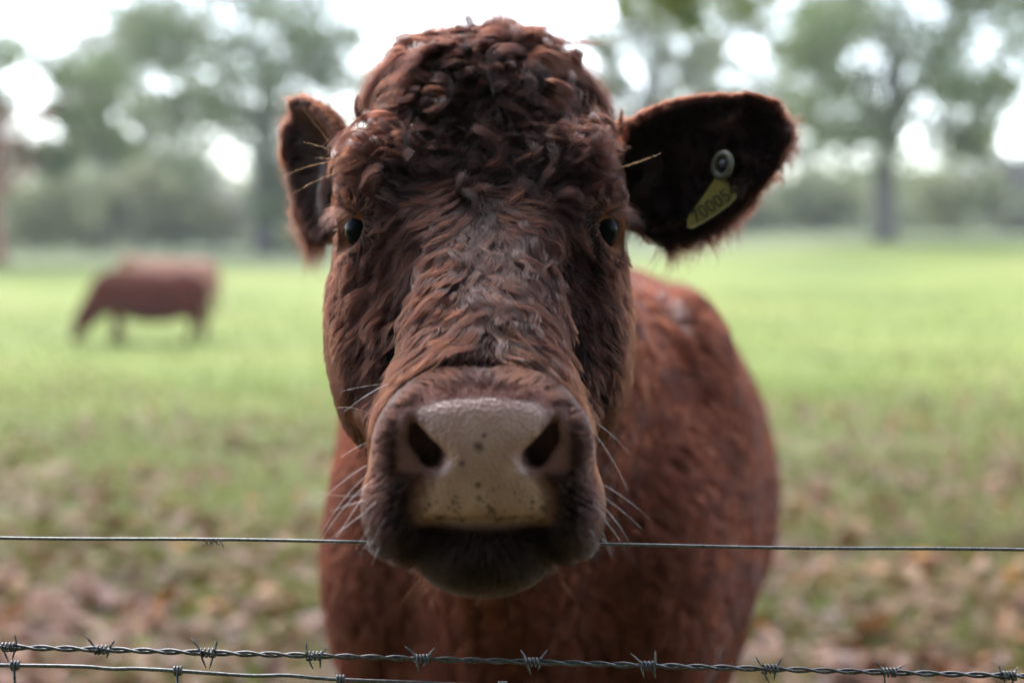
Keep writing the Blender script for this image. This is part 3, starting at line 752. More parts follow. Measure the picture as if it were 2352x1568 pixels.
M_HAIR = hair_material('auburn_hair', (0.0030, 0.0012, 0.0010), (0.0105, 0.0026, 0.0015), (0.070, 0.0145, 0.0046))
M_DARKHAIR = hair_material('dark_muzzle_hair', (0.0032, 0.0016, 0.0013), (0.012, 0.0040, 0.0025), (0.075, 0.019, 0.0068), ior=1.26)
M_WHISKER = hair_material('pale_whisker', (0.12, 0.10, 0.09), (0.30, 0.27, 0.25), (0.4, 0.37, 0.35), 0.25, 0.4, 0.2)
M_BODY = hair_material('short_body_hair', (0.011, 0.0034, 0.0022), (0.032, 0.0092, 0.0055), (0.085, 0.0215, 0.0105), 0.75, 0.9, 0.15, 1.12)
M_PATCH = hair_material('white_patch_hair', (0.12, 0.11, 0.105), (0.22, 0.205, 0.20), (0.3, 0.28, 0.275))
M_BROW = hair_material('orange_brow_hair', (0.035, 0.008, 0.002), (0.06, 0.014, 0.0035), (0.09, 0.025, 0.007), 0.3, 0.4, 0.2)

cow = empty('cow', (XC, 1.9, 0.0))
tag(cow, 'close reddish-brown curly-coated cow with a yellow ear tag looking over the wire fence', 'cow')
CW = np.array([XC, 1.9, 0.0])
COWM = Matrix.Translation(cow.location).inverted()
def child(o, parent=cow):
    """meshes are made in world space; the parent is an unrotated empty, so the inverse keeps them where they stand"""
    o.parent = parent
    o.matrix_parent_inverse = COWM
    return o

# zones on the skin: nose pad, dark bare lip skin, eyelids
hxV = V[:, 0] - midx(V[:, 1])
pw = np.interp(V[:, 2], [1.006, 1.016, 1.030, 1.044, 1.056, 1.068, 1.084, 1.097, 1.104, 1.108], [0.034, 0.041, 0.043, 0.041, 0.033, 0.029, 0.041, 0.047, 0.030, -0.012])
padn = 0.003 * smooth_noise(V[:, 0] * 240, V[:, 2] * 240, 41)
padm = sstep(0.006, -0.006, np.abs(hxV) - pw + padn) * sstep(1.010, 0.998, V[:, 1]) * sstep(1.014, 1.022, V[:, 2])
nost = np.exp(-(((np.abs(hxV) - 0.044) / 0.018) ** 4 + ((V[:, 2] - 1.076) / 0.026) ** 4)) * sstep(1.02, 1.0, V[:, 1])
edge = sstep(0.016, 0.0, np.abs(hxV) - pw) * sstep(1.012, 1.0, V[:, 1]) * sstep(1.012, 1.02, V[:, 2]) * sstep(1.122, 1.112, V[:, 2])
topz = sstep(0.055, 0.04, np.abs(hxV)) * sstep(1.094, 1.10, V[:, 2]) * sstep(1.120, 1.110, V[:, 2]) * sstep(1.02, 1.0, V[:, 1])
lipm = np.clip(np.maximum(np.maximum(nost, edge), topz), 0, 1) * (1 - padm)
lidm = np.zeros(len(V))
for sx in (-1, 1):
    ce, o = EYE[sx]; d = np.linalg.norm(V - (ce + o * 0.018), axis=1)
    lidm = np.maximum(lidm, sstep(0.030, 0.020, d))
body_o = mesh_obj('body', V, Q, M_SKIN); child(body_o)
ca = body_o.data.attributes.new('zones', 'FLOAT_COLOR', 'POINT')
ca.data.foreach_set('color', np.stack([padm, lipm, lidm, sstep(1.42, 1.55, V[:, 1])], 1).astype(np.float32).ravel())

# ---------------------------------------------------------------- eyes
def eye_material():
    m, nt, out = new_mat('cow_eye'); n = N(nt)
    tc = n('ShaderNodeTexCoord'); sp = n('ShaderNodeSeparateXYZ'); n.link(tc.outputs['Object'], sp.inputs[0])
    r = ramp(n, [(0.0, (0.40, 0.36, 0.34)), (0.44, (0.22, 0.16, 0.13)), (0.50, (0.020, 0.010, 0.006)), (0.70, (0.006, 0.004, 0.004)), (0.86, (0.002, 0.003, 0.004))])
    mp = n('ShaderNodeMapRange', i_1=-0.0235, i_2=0.0235); n.link(sp.outputs['Z'], mp.inputs[0]); n.link(mp.outputs[0], r.inputs[0])
    b = n('ShaderNodeBsdfPrincipled'); n.link(r.outputs[0], b.inputs['Base Color'])
    b.inputs['Roughness'].default_value = 0.05; b.inputs['Specular IOR Level'].default_value = 0.035
    n.link(b.outputs[0], out.inputs[0]); return m
M_EYE = eye_material()
for sx in (-1, 1):
    ce, o = EYE[sx]
    bm = bmesh.new(); bmesh.ops.create_uvsphere(bm, u_segments=32, v_segments=24, radius=0.0235)
    for v_ in bm.verts:                            # cornea bulge about +Z
        z = v_.co.z / 0.0235
        if z > 0.78: v_.co *= 1 + 0.10 * ((z - 0.78) / 0.22)
    me = bpy.data.meshes.new('eyeball'); bm.to_mesh(me); bm.free()
    me.polygons.foreach_set('use_smooth', np.ones(len(me.polygons), dtype=bool)); me.materials.append(M_EYE)
    e = bpy.data.objects.new('eyeball', me); COL.objects.link(e)
    e.matrix_world = Matrix.Translation(Vector(ce + o * 0.0030)) @ Vector(o * np.array([0.8, 1.15, 1.0])).to_track_quat('Z', 'Y').to_matrix().to_4x4()
    child(e)

# ---------------------------------------------------------------- hair
rng = np.random.RandomState(7)
T = np.concatenate([Q[:, [0, 1, 2]], Q[:, [0, 2, 3]]])
TA = V[T[:, 0]]; TB = V[T[:, 1]]; TC = V[T[:, 2]]
TCR = np.cross(TB - TA, TC - TA); TAREA = 0.5 * np.linalg.norm(TCR, axis=1); TCEN = (TA + TB + TC) / 3
C_HX = TCEN[:, 0] - midx(TCEN[:, 1]); _r = TCEN - HO; C_S = _r @ HA; C_V = _r @ HN
def sample(weight, n):
    w = TAREA * weight; cdf = np.cumsum(w); cdf /= cdf[-1]
    i = np.searchsorted(cdf, rng.rand(n)); i = np.clip(i, 0, len(T) - 1)
    a = rng.rand(n); b = rng.rand(n); f = a + b > 1; a[f] = 1 - a[f]; b[f] = 1 - b[f]
    return TA[i] + (TB[i] - TA[i]) * a[:, None] + (TC[i] - TA[i]) * b[:, None]
def hsv_(p):
    r = p - HO; return p[:, 0] - midx(p[:, 1]), r @ HA, r @ HN
def unit(a): return a / (np.linalg.norm(a, axis=1, keepdims=True) + 1e-9)
def grow(roots, dirfn, length, nseg, amp, freq, phase, lift0, lift1, lwave=0.0, jit=0.15, hold=1.0, grav=0.0, lphase=None):
    n = len(roots); p = roots.astype(np.float32).copy(); pts = [p.copy()]
    ja = rng.randn(n) * jit; length = np.broadcast_to(length, (n,)); amp = np.broadcast_to(amp, (n,)); freq = np.broadcast_to(freq, (n,))
    lift0 = np.broadcast_to(lift0, (n,)); lift1 = np.broadcast_to(lift1, (n,)); lwave = np.broadcast_to(lwave, (n,))
    if lphase is None: lphase = phase + 1.3
    _, g = F.dist_grad(p); prev = None
    for k in range(1, nseg + 1):
        t = k / nseg
        d = dirfn(p, t); d = d - g * np.sum(d * g, 1, keepdims=True); d = unit(d)
        ang = amp * np.sin(2 * math.pi * freq * t + phase) * min(1, t * 3) + ja
        lat = np.cross(g, d); d = d * np.cos(ang)[:, None] + lat * np.sin(ang)[:, None]
        if grav: d = d + np.array([0, 0, -grav * t])
        p = p + d * (length / nseg)[:, None]
        dist, g = F.dist_grad(p)
        h = lift0 * min(1, t * 2.5) + lift1 * t + lwave * (np.sin(2 * math.pi * freq * t + lphase) + 1) * min(1, t * 2)
        mv = h - dist
        mv = np.where(mv > 0, mv, mv * hold)
        mv = np.clip(mv, -0.02, 0.02)
        p = p + g * mv[:, None]
        pts.append(p.astype(np.float32))
    return np.stack(pts, 1)                        # n, nseg+1, 3
def nearest(roots, guides):
    kd = kdtree.KDTree(len(guides))
    for i, g in enumerate(guides.tolist()): kd.insert(g, i)
    kd.balance()
    return np.array([kd.find(r)[1] for r in roots.tolist()])
def clump(own, guide, cid, strength, power=0.8, keep=0.40):
    ns = own.shape[1]; t = sstep(0.0, 0.55, np.linspace(0, 1, ns)) ** power
    w = (np.broadcast_to(strength, (len(own),))[:, None] * t[None, :])[:, :, None]
    off = own[:, :1] - guide[cid][:, :1]
    tgt = guide[cid] + off * keep
    return own * (1 - w) + tgt * w
def hair_object(name, pts, rad, tone, mat, label=None):
    n, k, _ = pts.shape
    c = bpy.data.hair_curves.new(name); c.add_curves([k] * n)
    c.attributes['position'].data.foreach_set('vector', np.ascontiguousarray(pts, np.float32).ravel())
    t = np.linspace(0, 1, k); prof = np.clip(1.0 - 0.7 * t ** 2.2, 0.05, 1)
    r = np.broadcast_to(rad, (n,))[:, None] * prof[None, :]
    ra = c.attributes.get('radius') or c.attributes.new('radius', 'FLOAT', 'POINT')
    ra.data.foreach_set('value', np.ascontiguousarray(r, np.float32).ravel())
    ta = c.attributes.new('tone', 'FLOAT', 'CURVE'); ta.data.foreach_set('value', np.broadcast_to(tone, (n,)).astype(np.float32).copy())
    c.materials.append(mat)
    o = bpy.data.objects.new(name, c); COL.objects.link(o); child(o); o['kind'] = 'stuff'
    if label: o['label'] = label
    return o
X3 = np.array([1.0, 0, 0]); DOWN = np.array([0, 0, -1.0]); BACK = BR @ np.array([0, 1.0, 0])
EC = {sx: EYE[sx][0] + EYE[sx][1] * 0.02 for sx in (-1, 1)}
def eye_dist(p): return np.minimum(np.linalg.norm(p - EC[-1], axis=1), np.linalg.norm(p - EC[1], axis=1))
def ear_uw(p, sx):
    base, tip, (a, w, n_, L) = EAR[sx]; r = p - base
    return (r @ a) / L, r @ w, r @ n_
def ear_mask(p):
    m = np.zeros(len(p))
    for sx in (-1, 1):
        u, q, t = ear_uw(p, sx); hx = (p[:, 0] - XC) * sx
        m = np.maximum(m, (u > 0.02) & (u < 1.3) & (np.abs(q) < 0.09) & (np.abs(t) < 0.06) & (hx > 0.115))
    return m
PADW = lambda p: np.interp(p[:, 2], [1.006, 1.016, 1.030, 1.044, 1.056, 1.068, 1.084, 1.097, 1.104, 1.108], [0.034, 0.041, 0.043, 0.041, 0.033, 0.029, 0.041, 0.047, 0.030, -0.012])
is_ear = ear_mask(TCEN) > 0.5
is_head = (TCEN[:, 1] < 1.47) & ~is_ear
is_muz = is_head & (((C_S > 0.236) & (TCEN[:, 2] > 1.0)) | ((TCEN[:, 1] < 1.06)))
muz_pad = (np.abs(C_HX) < PADW(TCEN) + 0.002) & (TCEN[:, 1] < 1.006) & (TCEN[:, 2] > 1.012)
nostril = (np.abs(np.abs(C_HX) - 0.043) < 0.016) & (np.abs(TCEN[:, 2] - 1.077) < 0.022) & (TCEN[:, 1] < 1.012)
ED = eye_dist(TCEN)

# --- face and cheeks
def face_dir(p, t):
    hx, s, v = hsv_(p)
    d = X3 * (hx * 1.25)[:, None] + HA * (s + 0.004)[:, None]
    d = unit(d)
    low = sstep(0.10, 0.20, s)[:, None]; d = d * (1 - low) + unit(X3 * (hx * 1.5)[:, None] + HA * 0.05) * low
    ck = sstep(-0.02, -0.075, v)[:, None] * sstep(0.06, 0.09, np.abs(hx))[:, None]
    dc = unit(DOWN * 1.0 + np.array([0, 0.15, 0]) + X3 * (np.sign(hx) * 0.25)[:, None])
    d = d * (1 - ck) + dc * ck
    # round the eyes the coat parts
    for sx in (-1, 1):
        r = p - EC[sx]; q = np.linalg.norm(r, axis=1); w = sstep(0.055, 0.03, q)[:, None]
        d = d * (1 - 0.8 * w) + unit(r) * 0.8 * w
    return d
w_face = np.where(is_head & ~is_muz, 1.0, 0.0)
w_face *= np.where(C_S < -0.20, 0.5, 1.0) * np.where(ED < 0.0235, 0.0, 1.0)
facing = np.clip(0.75 - TCR[:, 1] / (2 * TAREA + 1e-12), 0.15, 1.4)
w_face *= facing
NF = 105000
gw_ = w_face * (1 + 1.2 * sstep(-0.03, -0.08, C_V)) * (1 - 0.72 * sstep(-0.005, -0.05, C_S)) * (1 - 0.60 * sstep(0.07, 0.05, np.abs(C_HX)) * sstep(0.0, 0.05, C_S))
roots = sample(w_face, NF); groots = sample(gw_, 4600); cid = nearest(roots, groots)
def face_par(p):
    hx, s, v = hsv_(p); ax = np.abs(hx); ed = eye_dist(p)
    up = sstep(0.005, -0.040, s) * sstep(0.100, 0.068, ax)
    bridge = sstep(0.0, 0.05, s) * sstep(0.075, 0.05, ax) * sstep(-0.07, -0.03, v)
    cheek = sstep(-0.03, -0.08, v)
    L = 0.027 * (1 - cheek) + 0.017 * cheek
    L = L * (1 - up) + 0.066 * up
    L = L * (1 - bridge) + 0.072 * bridge
    near = sstep(0.026, 0.062, ed); L = L * (0.28 + 0.72 * near)
    L *= np.where(s > 0.21, 0.75, 1.0)
    amp = 0.42 + 0.95 * up * near + 0.14 * bridge
    freq = 1.0 + 0.9 * bridge + 0.7 * up
    lift0 = 0.0022 + 0.004 * up * near + 0.001 * bridge
    lift1 = 0.0022 + 0.004 * up * near + 0.002 * bridge
    lw = 0.0050 * up * near + 0.0014 * bridge
    return L, amp, freq, lift0, lift1, lw, up, bridge, cheek
gL, gA, gF, g0, g1, gw, gu, gb, gc = face_par(groots)
ng = len(groots); gph = rng.rand(ng) * 2 * math.pi; glp = rng.rand(ng) * 2 * math.pi
# neighbouring locks wave together
gph = 2 * math.pi * (0.5 + 0.5 * smooth_noise(groots[:, 0] * 38 + 9, (groots @ HA) * 38, 3)) * 1.1 + 0.25 * rng.randn(ng)
gj = np.exp(0.22 * rng.randn(ng)); gv = np.exp(0.35 * rng.randn(ng)); gfreq = gF * np.exp(0.15 * rng.randn(ng))
guides = grow(groots, face_dir, gL * gj, 15, gA * np.exp(0.2 * rng.randn(ng)), gfreq, gph, g0, g1 * gv, gw, 0.12, lphase=glp)
L_, A_, F_, l0_, l1_, lw_, up_, br_, ck_ = face_par(roots)
own = grow(roots, face_dir, L_ * gj[cid] * rng.uniform(0.55, 1.2, NF), 15, A_, gfreq[cid], gph[cid] + 0.25 * rng.randn(NF), l0_ * np.exp(0.3 * rng.randn(NF)), l1_ * gv[cid], lw_, 0.18, lphase=glp[cid])
pts = clump(own, guides, cid, np.clip(0.80 + 0.10 * up_ + 0.10 * br_ - 0.20 * ck_ + 0.06 * rng.randn(NF), 0, 0.96), 0.5, 0.55)
sub = rng.choice(NF, 11000, replace=False); sid = nearest(roots, roots[sub])       # fine wisps within the locks
pts = clump(pts, pts[sub], sid, np.clip(0.50 + 0.15 * rng.randn(NF), 0, 0.97), 0.6, 0.5)
hx_, s_, v_ = hsv_(roots)
tone = 0.14 + 0.22 * (gj[cid] - 1) + 0.20 * rng.randn(NF) + 0.18 * rng.rand(ng)[cid] + 0.20 * sstep(0.05, 0.11, np.abs(hx_)) + 0.25 * br_ * sstep(0.02, 0.05, np.abs(hx_)) * sstep(0.10, 0.2, s_) + 0.10 * br_  # cheek sides toned redder: light passing through the hair, put into its colour
hair_object('face_hair', pts, 0.00012 * np.exp(0.2 * rng.randn(NF)), np.clip(tone, 0, 1), M_HAIR)

# --- poll: long curly locks falling forward and to both sides
def poll_dir(p, t):
    hx, s, v = hsv_(p)
    return unit(X3 * (hx * 1.6)[:, None] + HA * (s + 0.19)[:, None] * 1.0 + HA * 0.02 + np.array([0, -0.02, 0]))
w_poll = np.where(is_head & (C_S < -0.118) & (TCEN[:, 2] > 1.335) & (TCEN[:, 1] < 1.46), 1.0, 0.0) * np.clip(1.3 - C_S * -2.0, 0.3, 1.2)
NP_ = 26000
roots = sample(w_poll, NP_); groots = sample(w_poll, 170); cid = nearest(roots, groots); ng = len(groots)
gph = rng.rand(ng) * 6.28; glp = rng.rand(ng) * 6.28; gl = 0.095 * np.exp(0.25 * rng.randn(ng)); gfq = np.clip(1.35 + 0.3 * rng.randn(ng), 0.7, 2.0); gam = np.clip(1.55 + 0.4 * rng.randn(ng), 0.6, 2.4)
gl0 = 0.006 + 0.008 * rng.rand(ng); gl1 = 0.010 * rng.rand(ng)
guides = grow(groots, poll_dir, gl, 15, gam, gfq, gph, gl0, gl1, 0.009, 0.2, hold=0.6, lphase=glp)
own = grow(roots, poll_dir, gl[cid] * rng.uniform(0.55, 1.15, NP_), 15, gam[cid], gfq[cid], gph[cid] + 0.2 * rng.randn(NP_), gl0[cid] * np.exp(0.25 * rng.randn(NP_)), gl1[cid], 0.009, 0.2, hold=0.6, lphase=glp[cid])
pts = clump(own, guides, cid, np.clip(0.88 + 0.06 * rng.randn(NP_), 0.2, 0.96), 0.5, 0.45)
sub = rng.choice(NP_, 3500, replace=False); sid = nearest(roots, roots[sub])
pts = clump(pts, pts[sub], sid, np.clip(0.50 + 0.15 * rng.randn(NP_), 0, 0.95), 0.6, 0.5)
hair_object('poll_hair', pts, 0.00013, np.clip(0.22 + 0.25 * rng.rand(ng)[cid] + 0.12 * rng.randn(NP_), 0, 1), M_HAIR)
# long loose locks arching off the crown to both sides, and curls on top
LK = []; LT = []
def lock(path, n, width, tone):
    path = np.array([P(*q) for q in path]); tt = np.linspace(0, 1, len(path)); u = np.linspace(0, 1, 18)
    fine = np.stack([np.interp(u, tt, path[:, d]) for d in range(3)], 1)
    for _ in range(2): fine[1:-1] = (fine[:-2] + 2 * fine[1:-1] + fine[2:]) / 4
    off = rng.randn(n, 1, 3) * width * 1.25; wob = rng.randn(n, 1, 3) * width * 0.9
    prof = (np.sin(u * math.pi * 0.85 + 0.45))[None, :, None]
    s_ = fine[None] + off * prof + wob * np.sin(u * 5 + rng.rand(n, 1) * 6.28)[:, :, None] * 0.5
    endc = 0.60 + 0.40 * rng.rand(n, 1)                 # uneven ends
    idx = np.clip(u[None, :] * endc, 0, 1) * 17; i0 = np.clip(idx.astype(int), 0, 16); f = (idx - i0)[:, :, None]
    s_ = np.take_along_axis(s_, i0[:, :, None], 1) * (1 - f) + np.take_along_axis(s_, i0[:, :, None] + 1, 1) * f
    LK.append(s_); LT.append(np.clip(tone + 0.12 * rng.randn(n), 0, 1))
lock([(1010, 120, 1.37), (960, 120, 1.345), (900, 150, 1.335), (855, 200, 1.33), (832, 245, 1.33), (826, 275, 1.335)], 520, 0.0042, 0.30)
lock([(1000, 135, 1.36), (930, 150, 1.34), (880, 190, 1.33), (850, 240, 1.33), (842, 262, 1.335)], 380, 0.0036, 0.22)
lock([(1230, 130, 1.37), (1290, 150, 1.345), (1340, 180, 1.335), (1380, 225, 1.33), (1402, 265, 1.33), (1406, 290, 1.335)], 420, 0.0038, 0.22)
lock([(1240, 120, 1.37), (1300, 165, 1.34), (1345, 200, 1.33), (1385, 245, 1.33)], 380, 0.0040, 0.18)
lock([(1230, 150, 1.36), (1275, 180, 1.335), (1300, 215, 1.325), (1345, 240, 1.32)], 300, 0.0035, 0.3)
lock([(1180, 120, 1.385), (1195, 80, 1.38), (1170, 58, 1.37), (1120, 62, 1.36), (1075, 85, 1.35), (1060, 120, 1.34)], 300, 0.0030, 0.35)
lock([(1190, 130, 1.385), (1205, 90, 1.38), (1190, 68, 1.37), (1150, 75, 1.36), (1110, 100, 1.345), (1100, 140, 1.335)], 260, 0.0030, 0.30)
lock([(1060, 130, 1.385), (1030, 95, 1.38), (985, 90, 1.37), (945, 110, 1.355), (925, 140, 1.345), (935, 165, 1.335)], 240, 0.0028, 0.28)
lock([(1180, 150, 1.36), (1150, 130, 1.34), (1100, 135, 1.325), (1060, 165, 1.315), (1050, 205, 1.31), (1075, 235, 1.31)], 380, 0.0040, 0.30)
lock([(1100, 140, 1.36), (1130, 135, 1.335), (1170, 155, 1.32), (1190, 195, 1.312), (1175, 235, 1.31)], 340, 0.0040, 0.25)
lock([(1010, 140, 1.36), (985, 150, 1.335), (960, 185, 1.325), (965, 225, 1.318), (995, 240, 1.315)], 300, 0.0038, 0.28)
lock([(1255, 130, 1.37), (1275, 108, 1.36), (1290, 118, 1.355), (1288, 138, 1.35)], 90, 0.0014, 0.25)
lock([(965, 130, 1.36), (945, 110, 1.355), (930, 98, 1.35), (924, 108, 1.35), (928, 120, 1.35)], 40, 0.0008, 0.25)
# ringlets over the poll and the forehead
def ringlets(w, count, n, L0, r0, wid, lift):
    rt = sample(w, count); _, g = F.dist_grad(rt.astype(np.float32)); hx, s, v = hsv_(rt)
    d = poll_dir(rt, 0) * 0.6 + unit(rng.randn(count, 3)) * 0.9; d = unit(d - g * np.sum(d * g, 1, keepdims=True)); lat = np.cross(g, d)
    t = np.linspace(0, 1, 20)[None, :, None]
    L = (L0 * np.exp(0.25 * rng.randn(count)))[:, None, None]; r = (r0 * np.exp(0.25 * rng.randn(count)))[:, None, None]; tn = (1.1 + 0.5 * rng.rand(count))[:, None, None]; ph = (rng.rand(count) * 6.28)[:, None, None]; sg = np.sign(rng.randn(count))[:, None, None]
    grow_r = np.minimum(t * 3, 1.0)
    c = rt[:, None, :] + d[:, None, :] * (t * L) + g[:, None, :] * (lift * np.sin(np.clip(t, 0, 1) * math.pi * 0.8) + r * (1 + np.cos(6.283 * tn * t + ph)) * 0.5 * grow_r) + lat[:, None, :] * (sg * r * np.sin(6.283 * tn * t + ph) * grow_r) + np.array([0, 0, -0.10]) * t ** 2 * L
    off = rng.randn(count, n, 1, 3) * wid; pr = (0.45 + 0.55 * np.sin(np.linspace(0.25, 2.9, 20)))[None, None, :, None]
    dt = 1 + 0.22 * rng.randn(count, n, 1, 1)
    base = c[:, :1]; s_ = base[:, None] + (c - base)[:, None] * dt + off * pr
    s_ = s_.reshape(-1, 20, 3).astype(np.float32)
    fl = s_.reshape(-1, 3); dd, gg = F.dist_grad(fl); push = np.clip(0.0015 - dd, 0, 0.02); s_ = (fl + gg * push[:, None]).reshape(-1, 20, 3)
    LK.append(s_[:, np.round(np.linspace(0, 19, 18)).astype(int)]); LT.append(np.clip(np.repeat(0.12 + 0.3 * rng.rand(count), n) + 0.1 * rng.randn(count * n), 0, 1))
ringlets(w_poll, 60, 120, 0.050, 0.0085, 0.0024, 0.010)
w_fore = np.where(is_head & (C_S < 0.0) & (C_S > -0.14) & (np.abs(C_HX) < 0.088) & (C_V > -0.05) & (ED > 0.05), 1.0, 0.0)
ringlets(w_fore, 90, 80, 0.036, 0.0058, 0.0018, 0.004)
hair_object('loose_locks', np.concatenate(LK), 0.00013, np.concatenate(LT), M_HAIR)

# --- muzzle velvet and chin
def muz_dir(p, t):
    hx, s, v = hsv_(p)
    d = X3 * (np.sign(hx) * 0.8 * np.clip(np.abs(hx) / 0.03, 0, 1))[:, None] + np.array([0, 0.35, 0.0]) + np.array([0, 0, 1.0]) * np.interp(p[:, 2], [0.96, 1.03, 1.10, 1.12], [-1.2, -0.7, 0.5, 0.9])[:, None]
    return unit(d)
padd = np.abs(C_HX) - PADW(TCEN)
frontz = sstep(1.012, 1.002, TCEN[:, 1]) * sstep(1.012, 1.02, TCEN[:, 2])
soft = 1 - frontz * sstep(0.018, 0.002, padd) * 0.93
soft *= 1 - 0.75 * sstep(1.092, 1.098, TCEN[:, 2]) * sstep(1.116, 1.108, TCEN[:, 2]) * sstep(0.05, 0.04, np.abs(C_HX)) * frontz
w_muz = np.where(is_muz & ~muz_pad & ~nostril, 1.0, 0.0) * soft
NM = 34000
roots = sample(w_muz, NM); groots = sample(w_muz, 3200); cid = nearest(roots, groots)
chin = sstep(1.012, 0.995, roots[:, 2]); lip = sstep(1.06, 1.02, roots[:, 2])
L_ = 0.0058 + 0.003 * lip + 0.020 * chin + 0.004 * sstep(1.095, 1.112, roots[:, 2]); L_ = L_ * np.exp(0.2 * rng.randn(NM))
own = grow(roots, muz_dir, L_, 5, 0.25, 0.6, rng.rand(NM) * 6.28, 0.0018 + 0.003 * chin, 0.0022 + 0.009 * chin + 0.002 * lip, 0, 0.3)
gl_ = 0.0085 + 0.012 * sstep(1.012, 0.995, groots[:, 2])
guides = grow(groots, muz_dir, gl_, 5, 0.25, 0.6, rng.rand(len(groots)) * 6.28, 0.0015, 0.004, 0, 0.2)
pts = clump(own, guides, cid, 0.6, 0.6, 0.35)
_hx = np.abs(roots[:, 0] - midx(roots[:, 1]))
tone = 0.15 + 0.18 * rng.rand(NM) - 0.06 * chin + 0.45 * sstep(0.062, 0.085, _hx) * sstep(1.02, 1.06, roots[:, 2]) + 0.30 * sstep(0.99, 0.965, roots[:, 2]) * rng.rand(NM)  + 0.10 * sstep(1.085, 1.11, roots[:, 2])
hair_object('muzzle_hair', pts, 0.00018, np.clip(tone, 0, 1), M_DARKHAIR)

# --- ears: short coat on the back, long soft fringe along the rim, loose hair inside
for sx in (1, -1):
    base, tip, (ea, ew, en, eL) = EAR[sx]
    u_, q_, t_ = ear_uw(TCEN, sx); mine = is_ear & ((TCEN[:, 0] - XC) * sx > 0)
    Wd = np.interp(u_, LP, WP) * 0.058; rim = sstep(0.66, 0.92, np.abs(q_) / np.maximum(Wd, 0.004)) + sstep(0.86, 0.97, u_)
    w_e = np.where(mine, 0.35 + 2.2 * np.clip(rim, 0, 1), 0.0)
    NE = 24000
    roots = sample(w_e, NE); groots = sample(w_e, 1500); cid = nearest(roots, groots); ng = len(groots)
    def ear_dir(p, t):
        u, q, tt = ear_uw(p, sx); W_ = np.maximum(np.interp(u, LP, WP) * 0.058, 0.01)
        return unit(ea * (0.55 + 0.5 * u)[:, None] + ew * (q / W_ * 1.2)[:, None] + np.array([0, 0, -0.2]))
    def par(p):
        u, q, tt = ear_uw(p, sx); W_ = np.maximum(np.interp(u, LP, WP) * 0.058, 0.004)
        rm = np.clip(sstep(0.70, 0.98, np.abs(q) / W_) + sstep(0.86, 0.98, u), 0, 1)
        low = np.clip((base[2] + 0.02 - p[:, 2]) / 0.05, 0, 1) + 0.5 * sstep(0.7, 1.0, u)
        return 0.012 + 0.010 * rm + 0.016 * rm * low, rm
    gl, grm = par(groots); L_, rm = par(roots); gph = rng.rand(ng) * 6.28; gfq = 0.6 + 0.5 * rng.rand(ng)
    gl = gl * np.exp(0.28 * rng.randn(ng))
    def lfree(own):                                # rim hair leaves the edge and hangs free
        return own
    guides = grow(groots, ear_dir, gl, 8, 0.5 + 0.7 * grm, gfq, gph, 0.002, 0.003 + 0.004 * grm, 0.0005, 0.25, hold=0.12)
    own = grow(roots, ear_dir, L_ * np.exp(0.35 * rng.randn(NE)), 8, 0.5 + 0.7 * rm, gfq[cid], gph[cid] + 0.4 * rng.randn(NE), 0.0015 + 0.0015 * rng.rand(NE), 0.003 + 0.004 * rm, 0.0005, 0.4, hold=0.12)
    pts = clump(own, guides, cid, np.clip(0.45 + 0.25 * rm, 0, 1))
    u, q, tt = ear_uw(roots, sx); inside = sstep(0.0, 0.006, tt - (0.030 * (q / 0.058) ** 2 - 0.012))
    tone = 0.28 + 0.15 * rng.randn(NE) + 0.40 * rm * rng.rand(NE) - 0.2 * inside * (1 - rm)
    hair_object('ear_hair', pts, 0.00012, np.clip(tone, 0, 1), M_HAIR)
    # long soft fringe growing free off the rim
    rimw = np.where(mine & (np.abs(q_) / np.maximum(Wd, 0.004) > 0.86) | mine & (u_ > 0.93), 1.0, 0.0) * np.where(u_ > 0.06, 1, 0) * np.where(u_ > 0.88, 0.35, 1.0)
    NR = 17000
    roots = sample(rimw, NR); groots = sample(rimw, 900); cid = nearest(roots, groots); ng = len(groots)
    def rim_path(p, seedd, L):
        u, q, tt = ear_uw(p, sx); W_ = np.maximum(np.interp(u, LP, WP) * 0.058, 0.012)
        lowr = np.clip((base[2] + 0.01 - p[:, 2]) / 0.05, 0, 1)
        d = unit(ea * (0.45 + 0.5 * sstep(0.6, 1.0, u))[:, None] + ew * (np.clip(q / W_, -1, 1) * 1.0)[:, None] + en * (0.25 + seedd[:, 2] * 0.35)[:, None] + ea * (seedd[:, 0] * 0.35)[:, None])
        lat = unit(np.cross(d, en)); t = np.linspace(0, 1, 10)[None, :, None]
        cv = (seedd[:, 1] * 0.8)[:, None, None]; ph = (seedd[:, 3] * 3)[:, None, None]
        return (p[:, None, :] + d[:, None, :] * t * L[:, None, None] + lat[:, None, :] * (cv * t ** 2 + 0.16 * np.sin(t * 7 + ph) * t) * L[:, None, None] + np.array([0, 0, -0.35]) * t ** 2 * L[:, None, None]).astype(np.float32), lowr + 0.4 * sstep(0.75, 1.0, u)
    sg = np.clip(rng.randn(ng, 4), -1.3, 1.3); Lg = (0.0125 if sx > 0 else 0.0150) * np.exp(0.3 * np.clip(rng.randn(ng), -2, 1.2))
    gp, lw_ = rim_path(groots, sg, Lg); Lg = Lg * (0.75 + (0.7 if sx > 0 else 1.0) * lw_); gp, lw_ = rim_path(groots, sg, Lg)
    op, _ = rim_path(roots, sg[cid] + 0.35 * np.clip(rng.randn(NR, 4), -1.5, 1.5), Lg[cid] * rng.uniform(0.35, 1.3, NR))
    hair_object('ear_fringe', clump(op, gp, cid, np.clip(0.22 + 0.2 * rng.randn(NR), 0, 0.8)), 0.00010, np.clip((0.14 if sx > 0 else 0.22) + 0.12 * rng.randn(NR) + 0.2 * rng.rand(ng)[cid], 0, 1), M_HAIR)
    # loose tufts inside the ear
    NI = 3000
